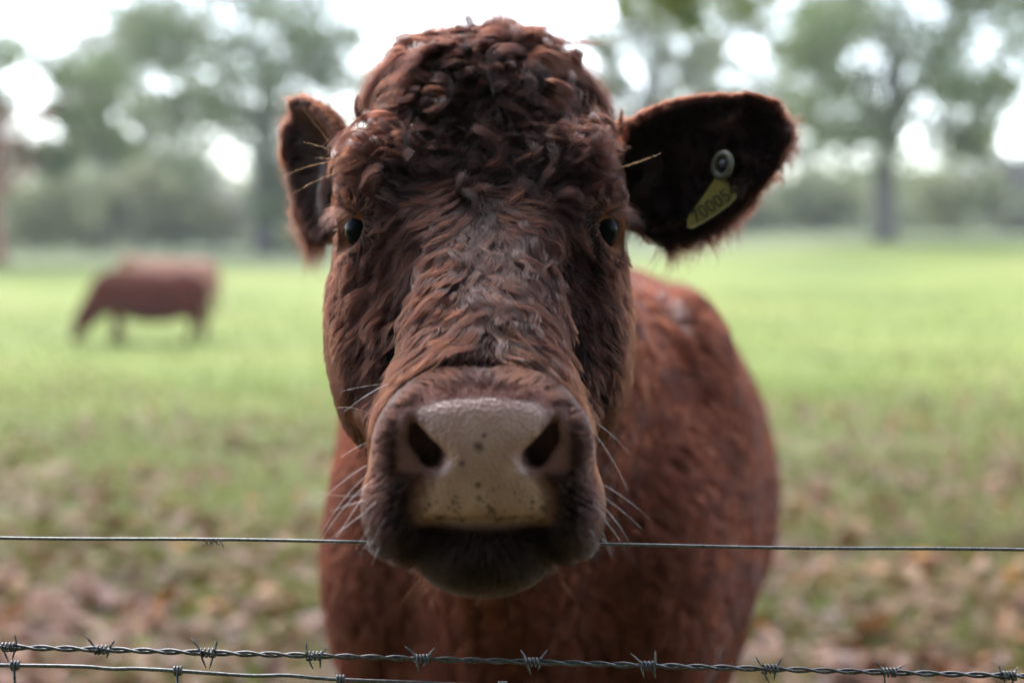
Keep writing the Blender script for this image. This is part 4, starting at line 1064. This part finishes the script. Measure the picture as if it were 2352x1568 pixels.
    w_i = np.where(mine & (u_ > 0.05) & (u_ < 0.75) & (np.abs(q_) < 0.045) & (t_ > -0.010), 1.0, 0.0)
    if sx < 0: continue
    roots = sample(w_i, NI); groots = sample(w_i, 70); cid = nearest(roots, groots); ng = len(groots); gph = rng.rand(ng) * 6.28
    idir = lambda p, t: unit(ea * 0.5 - ew * 0.2 + np.array([0, 0, -0.9]) + 0 * p)
    guides = grow(groots, idir, 0.032, 9, 0.7, 0.8, gph, 0.006, 0.012, 0.002, 0.5, hold=0.1)
    own = grow(roots, idir, 0.030 * np.exp(0.25 * rng.randn(NI)), 9, 0.7, 0.8, gph[cid] + 0.3 * rng.randn(NI), 0.005, 0.012, 0.002, 0.3, hold=0.1)
    hair_object('inner_ear_hair', clump(own, guides, cid, 0.85), 0.00014, np.clip(0.25 + 0.35 * rng.rand(NI), 0, 1), M_HAIR)

# --- body coat
w_b = np.where((TCEN[:, 1] > 1.42) & ~is_ear & (TCEN[:, 2] > 0.16), 1.0, 0.0) * np.clip(0.6 - TCR[:, 1] / (2 * TAREA + 1e-12), 0.25, 1.5) * np.interp(TCEN[:, 1], [1.4, 1.9, 2.6], [1.6, 1.0, 0.55])
NB = 125000
def body_dir(p, t):
    nk = sstep(1.95, 1.6, p[:, 1])[:, None]
    return unit(BACK * 0.55 + DOWN * 0.8 + np.array([0, 0.2, -0.3]) * nk)
roots = sample(w_b, NB); groots = sample(w_b, 3500); cid = nearest(roots, groots); ng = len(groots)
gph = rng.rand(ng) * 6.28
guides = grow(groots, body_dir, 0.034, 6, 0.6, 0.9, gph, 0.004, 0.006, 0.002, 0.2)
own = grow(roots, body_dir, 0.027 * np.exp(0.2 * rng.randn(NB)), 6, 0.6, 0.9, gph[cid] + 0.3 * rng.randn(NB), 0.004, 0.006, 0.002, 0.25)
pts = clump(own, guides, cid, 0.4)
wsp = P(1532, 722, 2.05)
wsp = surface(1528, 722, 1.6, 3.6); q_ = roots - wsp
wm = (q_[:, 0] / 0.018) ** 2 + (q_[:, 1] / 0.06) ** 2 + ((q_[:, 2] + 0.8 * q_[:, 0]) / 0.02) ** 2 < 1
wm &= rng.rand(NB) < 0.6
btone = np.clip(0.46 + 0.12 * rng.randn(NB) + 0.2 * rng.rand(ng)[cid], 0, 1)
hair_object('body_hair', pts[~wm], 0.00055, btone[~wm], M_BODY)
print('white patch strands', wm.sum(), wsp)
if wm.sum() > 10: hair_object('white_patch', pts[wm], 0.00040, 0.2, M_PATCH, 'small white patch on the shoulder')

# --- whiskers, brow hairs and lashes
def bristle(a, d, L, bend, n=9):
    a = np.asarray(a, float); d = np.asarray(d, float); d = d / np.linalg.norm(d); bend = np.asarray(bend, float)
    t = np.linspace(0, 1, n)[:, None]
    return a + d * t * L + bend * (t ** 2) * L
W = []
wr = np.random.RandomState(12)
for px, py, ex, ey, L in ((858, 1060, -95, 45, 0.050), (850, 1085, -100, 75, 0.055), (856, 1100, -80, 60, 0.050), (850, 1120, -60, 75, 0.042), (855, 1130, -90, 20, 0.040), (852, 1145, -70, 10, 0.03),
                          (860, 955, -45, -25, 0.035), (858, 1010, -40, 15, 0.03), (868, 1190, -30, 30, 0.022), (872, 1215, -30, 45, 0.02), (880, 1235, -20, 40, 0.018), (862, 1160, -60, 40, 0.04),
                          (1345, 975, 70, 55, 0.045), (1335, 958, 80, 10, 0.045), (1360, 1040, 60, 40, 0.035), (1375, 1075, 70, 20, 0.035), (1380, 1110, 85, 40, 0.045), (1385, 1140, 80, 50, 0.042), (1388, 1165, 60, 55, 0.035), (1385, 1190, 45, 45, 0.03),
                          (1380, 1215, 30, 60, 0.025), (900, 880, -70, 5, 0.040), (925, 868, -85, 25, 0.045), (1300, 875, 60, -20, 0.03)):
    a = surface(px, py); d = np.array([ex, 0.0, -ey]) / 100.0 + np.array([0, -0.25 + 0.3 * wr.randn(), 0]); W.append(bristle(a, d, L * 1.05, (0, 0, -0.15 + 0.15 * wr.randn())))
for k in range(10):                                  # finer bristles over both flews
    sd = 1 if k % 2 else -1
    px = 1118 + sd * wr.uniform(205, 262); py = wr.uniform(1060, 1240)
    a = surface(px, py); d = np.array([sd * (0.8 + 0.3 * wr.randn()), -0.5, -0.5 + 0.35 * wr.randn()]); W.append(bristle(a, d, wr.uniform(0.008, 0.02), (0, 0, -0.3)))
hair_object('muzzle_whiskers', np.array(W), 0.00011, np.clip(0.35 + 0.3 * wr.rand(len(W)), 0, 1), M_WHISKER)
W = []
for k in range(26):                                  # orange hairs round the chin
    px = wr.uniform(960, 1320); a = surface(px, wr.uniform(1270, 1345)); d = np.array([(px - 1130) / 260.0 + 0.3 * wr.randn(), -0.1, -0.9]); W.append(bristle(a, d, wr.uniform(0.015, 0.034), (0.1 * wr.randn(), 0, -0.1)))
for px, py, ex, ey, L in ((800, 375, -90, -95, 0.052), (808, 372, -60, -40, 0.045), (795, 368, -125, 5, 0.050), (790, 392, -115, 30, 0.048), (802, 380, -65, -30, 0.03), (805, 372, -10, -80, 0.03),
                          (1402, 385, 40, -60, 0.022), (1408, 388, 60, -10, 0.03), (1410, 386, 80, -15, 0.038), (1404, 380, 30, -70, 0.02)):
    a = surface(px, py); d = np.array([ex, 0.0, -ey]) / 100.0 + np.array([0, -0.1, 0]); W.append(bristle(a, d, L * 1.1, (0, 0, -0.22 if px < 1000 and ey > -50 else 0.12)))
hair_object('brow_hairs', np.array(W), 0.00008, np.clip(0.3 + 0.4 * wr.rand(len(W)), 0, 1), M_BROW)
W = []
for sx in (-1, 1):
    ce, o = EYE[sx]; up = np.array([0, 0, 1.0]); side = np.cross(up, o); side /= np.linalg.norm(side); out_ = side if side[0] * sx > 0 else -side
    for k in range(170):
        a = wr.uniform(-0.9, 1.25); p0 = ce + o * 0.029 + (out_ * math.sin(a) * 0.021 + up * (math.cos(a) * 0.0165 + 0.002)) - o * 0.006 * abs(math.sin(a))
        d = o * 0.75 + out_ * (0.35 + 0.7 * math.sin(a)) + np.array([0, -0.25, 0]) + up * (0.10 + 0.22 * wr.randn()) + 0.12 * wr.randn(3); W.append(bristle(p0, d, wr.uniform(0.010, 0.024), np.array([0, 0, -0.50])))
hair_object('eyelashes', np.array(W), 0.00012, np.clip(0.1 + 0.2 * wr.rand(len(W)), 0, 1), M_DARKHAIR)

# ---------------------------------------------------------------- ear tag
def plastic(name, col, rough=0.45):
    m, nt, out = new_mat(name); n = N(nt); geo = n('ShaderNodeNewGeometry')
    nz = n('ShaderNodeTexNoise', i_Scale=160.0, i_Detail=5.0, i_Roughness=0.7); n.link(geo.outputs['Position'], nz.inputs['Vector'])
    r = ramp(n, [(0.3, tuple(c * 0.55 for c in col)), (0.6, col)]); n.link(nz.outputs[0], r.inputs[0])
    b = n('ShaderNodeBsdfPrincipled'); n.link(r.outputs[0], b.inputs['Base Color']); b.inputs['Roughness'].default_value = rough
    n.link(b.outputs[0], out.inputs[0]); return m
M_YEL = plastic('yellow_tag_plastic', (0.30, 0.235, 0.045)); M_BUT = plastic('pale_button_plastic', (0.11, 0.10, 0.065)); M_INK = plastic('black_ink', (0.012, 0.018, 0.014)); M_HOLE = plastic('dark_tag_pin', (0.006, 0.008, 0.010))
def TP(x, y, d=0.0): return P(x * 2352 / 2560, y * 2352 / 2560, 1.322 + d)
def tagd(x, y): return -0.010 * ((x - 1719) / 122.0 - 0.5) + 0.012 * ((500 - y) / 100.0)    # the plate leans back at the top
outline = [(1719, 569), (1732, 571), (1764, 554), (1796, 533), (1826, 511), (1840, 497), (1843, 466), (1827, 463), (1813, 452), (1792, 440), (1778, 462), (1752, 500), (1722, 540), (1718, 556)]
ear_tag = empty('ear_tag', tuple(TP(1780, 510))); ear_tag.parent = cow; ear_tag.matrix_parent_inverse = COWM
ear_tag['label'] = 'yellow numbered tag with a round button in the cow\'s left ear'
TO = np.array(ear_tag.location)
fr = np.array([TP(a, b, tagd(a, b)) for a, b in outline]) - TO; k = len(fr)
bk = fr + np.array([0, 0.0016, 0])
cen = fr.mean(0); inn = cen + (fr - cen) * 0.90 + np.array([0, 0.0006, 0])
vs = np.concatenate([fr, bk, inn]); fs = [tuple(range(2 * k, 3 * k))[::-1], tuple(range(k, 2 * k))]
for i in range(k):
    j = (i + 1) % k; fs += [(i, j, k + j, k + i), (j, i, 2 * k + i, 2 * k + j)]
mesh_obj('plate', vs, fs, M_YEL, ear_tag, smooth=False)
bc = TP(1808, 414, -0.004) - TO; bn = np.array([-0.80, -0.58, 0.12]); bn /= np.linalg.norm(bn)
b1 = np.cross(bn, [0, 0, 1.0]); b1 /= np.linalg.norm(b1); b2 = np.cross(b1, bn)
mb = MB(); ring = []
for i in range(28):
    a = 2 * math.pi * i / 28; ring.append((math.cos(a), math.sin(a)))
prof = [(0.0135, 0.000), (0.0140, 0.0015), (0.0130, 0.0030), (0.0090, 0.0032), (0.0078, 0.0020), (0.0074, -0.001)]
vs = [bc + (b1 * c + b2 * s_) * r_ + bn * h for r_, h in prof for c, s_ in ring]; fs = []
for q in range(len(prof) - 1):
    for i in range(28): fs.append((q * 28 + i, q * 28 + (i + 1) % 28, (q + 1) * 28 + (i + 1) % 28, (q + 1) * 28 + i))
mesh_obj('button', vs, fs, M_BUT, ear_tag)
vs = [bc + (b1 * c + b2 * s_) * 0.0078 - bn * 0.0008 for c, s_ in ring] + [bc + (b1 * c + b2 * s_) * 0.0045 + bn * 0.0026 for c, s_ in ring] + [bc + (b1 * c + b2 * s_) * 0.002 + bn * 0.0042 for c, s_ in ring]
fs = [(q * 28 + i, q * 28 + (i + 1) % 28, (q + 1) * 28 + (i + 1) % 28, (q + 1) * 28 + i) for q in range(2) for i in range(28)] + [tuple(range(56, 84))]
mesh_obj('pin', vs, fs, M_HOLE, ear_tag)
# printed number along the plate
tx = bpy.data.curves.new('number', 'FONT'); tx.body = '700054'; tx.size = 0.0165; tx.align_x = 'CENTER'; tx.align_y = 'CENTER'; tx.extrude = 0.0001
to = bpy.data.objects.new('number', tx); COL.objects.link(to); bpy.context.view_layer.update()
me = bpy.data.meshes.new_from_object(to.evaluated_get(bpy.context.evaluated_depsgraph_get())); bpy.data.objects.remove(to)
me.materials.clear(); me.materials.append(M_INK)
e1 = TP(1836, 480, tagd(1836, 480)) - TP(1728, 556, tagd(1728, 556)); e1 /= np.linalg.norm(e1)
pu = TP(1760, 500, tagd(1760, 500)) - TP(1800, 530, tagd(1800, 530)); pu -= e1 * (pu @ e1); pu /= np.linalg.norm(pu); pn = np.cross(e1, pu)
co = np.array([v_.co for v_ in me.vertices]); c0 = TP(1786, 510, tagd(1786, 510)) - TO + np.array([0, -0.0006, 0])
nv = c0 + e1 * co[:, :1] + pu * co[:, 1:2] * 1.1 + np.array([0, -1.0, 0]) * (co[:, 2:3] + 0.0002)
me.vertices.foreach_set('co', nv.astype(np.float32).ravel()); me.update()
nb = bpy.data.objects.new('number', me); link(nb, ear_tag)
# ================================================================ cattle further off: the same method, coarser
def far_cow(name, label, loc, rotz, mat, pose, scale=1.0):
    global F
    keep = F
    F = Field(np.arange(-0.55, 0.551, 0.035), np.arange(-1.35, 1.30, 0.035), np.arange(-0.04, 1.62, 0.035))
    def E(c, r, k=0.12, rot=None):
        c = np.array(c, float); m = max(r) + k; F.add(ellipsoid(c, r, rot), c - m, c + m, k)
    def Cp(a, b, r1, r2, k=0.06):
        lo, hi = bb(a, b, r=max(r1, r2) + k); F.add(capsule(a, b, r1, r2), lo, hi, k)
    E((0, -0.45, 0.90), (0.27, 0.36, 0.34)); E((0, 0.10, 0.88), (0.34, 0.62, 0.37)); E((0, 0.62, 0.96), (0.27, 0.34, 0.30))
    E((0, 0.15, 0.70), (0.30, 0.58, 0.27)); E((0, -0.40, 1.16), (0.10, 0.3, 0.10))
    for sx in (-1, 1):
        E((sx * 0.17, 0.70, 0.80), (0.13, 0.22, 0.30)); E((sx * 0.18, -0.42, 0.88), (0.10, 0.20, 0.28))
        fx = 0.10 * sx
        Cp((sx * 0.16, -0.45, 0.70), (sx * 0.15, -0.45 + fx * 0.5, 0.40), 0.10, 0.062); Cp((sx * 0.15, -0.45 + fx * 0.5, 0.40), (sx * 0.15, -0.44 + fx, 0.06), 0.058, 0.045)
        Cp((sx * 0.15, -0.44 + fx, 0.06), (sx * 0.15, -0.46 + fx, 0.02), 0.052, 0.06)
        Cp((sx * 0.17, 0.70, 0.66), (sx * 0.16, 0.84 - fx * 0.5, 0.46), 0.11, 0.064); Cp((sx * 0.16, 0.84 - fx * 0.5, 0.46), (sx * 0.16, 0.78 - fx, 0.06), 0.056, 0.046)
        Cp((sx * 0.16, 0.78 - fx, 0.06), (sx * 0.16, 0.76 - fx, 0.02), 0.052, 0.06)
    Cp((0, 0.94, 1.10), (0, 1.00, 0.55), 0.04, 0.04)
    if pose == 'graze':
        Cp((0, -0.60, 0.95), (0, -0.94, 0.52), 0.27, 0.17); Cp((0, -0.66, 0.76), (0, -0.96, 0.46), 0.14, 0.09)
        Cp((0, -0.96, 0.50), (0, -1.10, 0.12), 0.135, 0.095); E((0, -0.99, 0.46), (0.12, 0.13, 0.15), 0.05)
        for sx in (-1, 1): E((sx * 0.17, -0.93, 0.52), (0.09, 0.03, 0.05), 0.03)
    else:
        Cp((0, -0.62, 1.02), (0, -0.98, 1.22), 0.20, 0.12); Cp((0, -0.98, 1.24), (0, -1.22, 1.02), 0.115, 0.075)
        for sx in (-1, 1): E((sx * 0.17, -0.94, 1.30), (0.09, 0.03, 0.05), 0.03)
    v, q = F.mesh(); F = keep
    v[:, 2] = np.where(v[:, 2] > 0.45, v[:, 2] - 0.13, v[:, 2] * (0.32 / 0.45))      # short legs, deep body
    o = empty(name, loc); tag(o, label, 'cow'); o.rotation_euler = (0, 0, rotz); o.scale = (scale,) * 3
    mesh_obj('body', v, q, mat, o)
    return o, v
def coat(name, c1, c2, c3=None):
    m, nt, out = new_mat(name); n = N(nt); tc = n('ShaderNodeTexCoord')
    nz = n('ShaderNodeTexNoise', i_Scale=4.0, i_Detail=6.0, i_Roughness=0.7); n.link(tc.outputs['Object'], nz.inputs['Vector'])
    r = ramp(n, [(0.35, c1), (0.65, c2)]); n.link(nz.outputs[0], r.inputs[0])
    b = n('ShaderNodeBsdfPrincipled'); n.link(r.outputs[0], b.inputs['Base Color']); b.inputs['Roughness'].default_value = 0.85
    b.inputs['Specular IOR Level'].default_value = 0.1
    bp = n('ShaderNodeBump', i_Strength=0.5, i_Distance=0.02); n.link(nz.outputs[0], bp.inputs['Height']); n.link(bp.outputs[0], b.inputs['Normal'])
    n.link(b.outputs[0], out.inputs[0]); return m
M_COAT = coat('red_brown_coat', (0.050, 0.0085, 0.0028), (0.085, 0.016, 0.0048))
M_COAT2 = coat('sky_paled_coat', (0.26, 0.115, 0.075), (0.34, 0.17, 0.12))  # coat colour lightened to stand for bright sky reflection and blur
g = gbase(335, 20.3); far_cow('grazing_cow', 'red-brown cow grazing head down in the field on the left', (g[0], g[1], g[2]), R(-90 + 5), M_COAT, 'graze', 0.9)
g = gbase(400, 27.0); far_cow('rear_cow', 'cow partly hidden behind the grazing cow, bright sky light put into its coat colour', (g[0], g[1], g[2]), R(-90), M_COAT2, 'stand', 0.88)

# ================================================================ fence wires
def metal(name, c1, c2, rough):
    m, nt, out = new_mat(name); n = N(nt); geo = n('ShaderNodeNewGeometry')
    nz = n('ShaderNodeTexNoise', i_Scale=420.0, i_Detail=4.0, i_Roughness=0.7); n.link(geo.outputs['Position'], nz.inputs['Vector'])
    r = ramp(n, [(0.32, c1), (0.6, c2)]); n.link(nz.outputs[0], r.inputs[0])
    b = n('ShaderNodeBsdfPrincipled'); n.link(r.outputs[0], b.inputs['Base Color']); b.inputs['Metallic'].default_value = 0.75; b.inputs['Roughness'].default_value = rough
    bp = n('ShaderNodeBump', i_Strength=0.4, i_Distance=0.0004); n.link(nz.outputs[0], bp.inputs['Height']); n.link(bp.outputs[0], b.inputs['Normal'])
    n.link(b.outputs[0], out.inputs[0]); return m
M_WIRE = metal('galvanised_wire', (0.05, 0.053, 0.056), (0.17, 0.175, 0.18), 0.42)
M_BARB = metal('weathered_barbed_wire', (0.035, 0.036, 0.037), (0.13, 0.135, 0.14), 0.45)
def wire_line(pxs, y):
    """straight-ish wire through photographed points, carried on past the frame"""
    pts = np.array([P(a, b_, y) for a, b_ in pxs])
    k0 = (pts[1] - pts[0]) / (pts[1, 0] - pts[0, 0]); k1 = (pts[-1] - pts[-2]) / (pts[-1, 0] - pts[-2, 0])
    return lambda x: np.stack([x, np.full_like(x, y), np.where(x < pts[0, 0], pts[0, 2] + (x - pts[0, 0]) * k0[2], np.where(x > pts[-1, 0], pts[-1, 2] + (x - pts[-1, 0]) * k1[2], np.interp(x, pts[:, 0], pts[:, 2])))], 1)
WY = 1.128
top = wire_line([(0, 1234), (600, 1241), (1176, 1248), (1760, 1256), (2352, 1263)], WY)
xs = np.arange(-2.6, 2.6, 0.02); pth = top(xs); pth[:, 2] += 0.0005 * np.sin(xs * 21) ; 
tw_ = empty('plain_wire', tuple(top(np.array([0.0]))[0])); tag(tw_, 'smooth plain fence wire passing behind the cow\'s chin', 'wire')
mb = MB().add(tube(pth - np.array(tw_.location), 0.00135, 8)); mb.build('strand', M_WIRE, tw_)
mb = MB()                                            # a burr of old wire on the left of the strand
c = P(490, 1244, WY - 0.0005) - np.array(tw_.location)
th_ = np.linspace(0, 2 * math.pi * 3.5, 60)
mb.add(tube(np.stack([c[0] + np.linspace(-0.007, 0.007, 60), c[1] + 0.0019 * np.cos(th_), c[2] + 0.0019 * np.sin(th_)], 1), 0.0005, 5))
mb.add(tube([c + np.array([-0.007, 0, -0.001]), c + np.array([-0.009, 0, -0.0035])], [0.0005, 0.0003], 5)); mb.add(tube([c + np.array([0.007, 0, -0.001]), c + np.array([0.008, 0, -0.0045])], [0.0005, 0.0003], 5))
mb.build('burr', M_BARB, tw_)

# barbed wire: two twisted strands, coiled barbs
BY = 1.10
bl = wire_line([(0, 1485), (230, 1491), (465, 1498), (715, 1505), (965, 1512), (1225, 1520), (1490, 1528), (1775, 1536), (2055, 1544), (2352, 1552)], BY)
bw = empty('barbed_wire', tuple(bl(np.array([0.0]))[0])); tag(bw, 'twisted two-strand barbed wire with coiled barbs along the bottom', 'wire')
bo = np.array(bw.location)
xs = np.arange(-1.9, 1.9, 0.0018); cl = bl(xs); ph = xs / 0.040 * 2 * math.pi + 0.5 * np.sin(xs * 6)
for k_ in (0, math.pi):
    pth = cl - bo + np.stack([np.zeros_like(xs), 0.00115 * np.cos(ph + k_), 0.00135 * np.sin(ph + k_)], 1)
    vs, fs = tube(pth, 0.00122, 6); mesh_obj('strand', vs, np.array(fs[:-2]), M_BARB, bw)
rsb = np.random.RandomState(3)
bpx = [-780, -520, -260, 5, 221, 466, 716, 966, 1226, 1492, 1776, 2056, 2334, 2600, 2860]
for i, px in enumerate(bpx):
    x0 = (px - 1176) / 3267 * BY; c = bl(np.array([x0]))[0] - bo
    mb = MB(); hw = 0.0052 + 0.0010 * rsb.rand(); turns = 4
    th_ = np.linspace(0, 2 * math.pi * turns, 72); rr = 0.0031
    s_ = np.linspace(-hw, hw, 72)
    a0 = rsb.rand() * 6.28
    mb.add(tube(np.stack([c[0] + s_, c[1] + rr * np.cos(th_ + a0), c[2] + rr * np.sin(th_ + a0)], 1), 0.00088, 6))
    for sd in (-1, 1):
        for q in (0, 1):
            an_ = R(70 + 30 * rsb.randn()) + q * math.pi + (0 if sd < 0 else 0.5 * rsb.randn())
            L_ = 0.0065 + 0.003 * rsb.rand()
            st = c + np.array([sd * hw * (1.0 - 0.25 * q), rr * math.cos(an_), rr * math.sin(an_)])
            st0 = c + np.array([sd * hw * (1.0 - 0.25 * q), rr * math.cos(an_ + 0.9), rr * math.sin(an_ + 0.9)])
            en = st + np.array([sd * (0.35 + 0.3 * rsb.randn()) * 0.008 * (1 if q == 0 else -0.6), 0.35 * math.cos(an_) * L_, math.sin(an_) * L_])
            mb.add(tube([st0, st, (st + en) / 2, en], [0.00085, 0.00085, 0.0008, 0.0003], 6))
    mb.build('barb', M_BARB, bw)
# woven stock netting below it: top wire with knots and upright stays
NY = 1.085
nl = wire_line([(-400, 1524), (0, 1527), (150, 1529), (215, 1531), (255, 1537), (300, 1534), (395, 1539), (560, 1551), (610, 1552), (650, 1549), (700, 1554), (775, 1560), (965, 1567), (1176, 1576), (1600, 1590), (2352, 1612)], NY)
nw = empty('stock_netting', tuple(nl(np.array([0.0]))[0])); tag(nw, 'woven wire netting with knotted uprights below the barbed wire at bottom left', 'netting')
no = np.array(nw.location); xs = np.arange(-1.2, 1.2, 0.004); lp = nl(xs)
sm = np.convolve(np.pad(lp[:, 2], 2, 'edge'), np.ones(5) / 5, 'valid'); lp[:, 2] = sm
mesh_obj('top_strand', *tube(lp - no, 0.00155, 8), M_WIRE, nw)
for k_ in range(-4, 9):
    px = 18 + 379 * k_; x0 = (px - 1176) / 3267 * NY
    if abs(x0) > 1.1: continue
    c = nl(np.array([x0]))[0] - no
    mb = MB(); th_ = np.linspace(0, 2 * math.pi * 2.6, 44)
    mb.add(tube(np.stack([c[0] + np.linspace(-0.0032, 0.0032, 44), c[1] + 0.0031 * np.cos(th_), c[2] + 0.0031 * np.sin(th_)], 1), 0.0011, 6)); mb.build('knot', M_BARB, nw)
    mesh_obj('stay', *tube([c + np.array([0, -0.003, 0.001]), c + np.array([0.0005, -0.002, -0.02]), c + np.array([-0.001, 0, -0.4]), c + np.array([0, 0, -0.80])], 0.00115, 6), M_BARB, nw)
for q in range(1, 6):
    mesh_obj('lower_strand', *tube(np.stack([xs[::6] , np.zeros_like(xs[::6]), 0.0 * xs[::6] - 0.15 * q], 1) + np.array([0, 0, -0.0]) - np.array([no[0], 0, 0]), 0.0012, 6), M_WIRE, nw)

# wisps of dry grass caught on the plain wire beside the chin
M_STRAW = leafy('dry_grass', [(0.2, (0.22, 0.19, 0.07)), (0.8, (0.36, 0.33, 0.17))], 0.2, 60.0)
rsw = np.random.RandomState(19)
for px, py, nn, sz, lab in ((1331, 1262, 7, 0.006, 'tiny green wisp of grass caught under the wire right of the cow\'s chin'), (884, 1272, 5, 0.007, 'tiny dry grass wisp hanging under the wire left of the cow\'s chin')):
    c = P(px, py - 14, WY - 0.0022); mb = MB()
    for k_ in range(nn):
        d = np.array([rsw.randn() * 0.6, -0.2 + 0.3 * rsw.randn(), -0.9 + 0.5 * rsw.rand()]); b_ = rsw.randn(3) * 0.5
        t_ = np.linspace(0, 1, 7)[:, None]; mb.add(tube(d * t_ * sz * (0.6 + rsw.rand()) + b_ * t_ ** 2 * sz, [0.0003] * 6 + [0.0002], 4))
    w_ = mb.build('grass_wisp', M_STRAW); w_.location = c; tag(w_, lab, 'grass wisp')
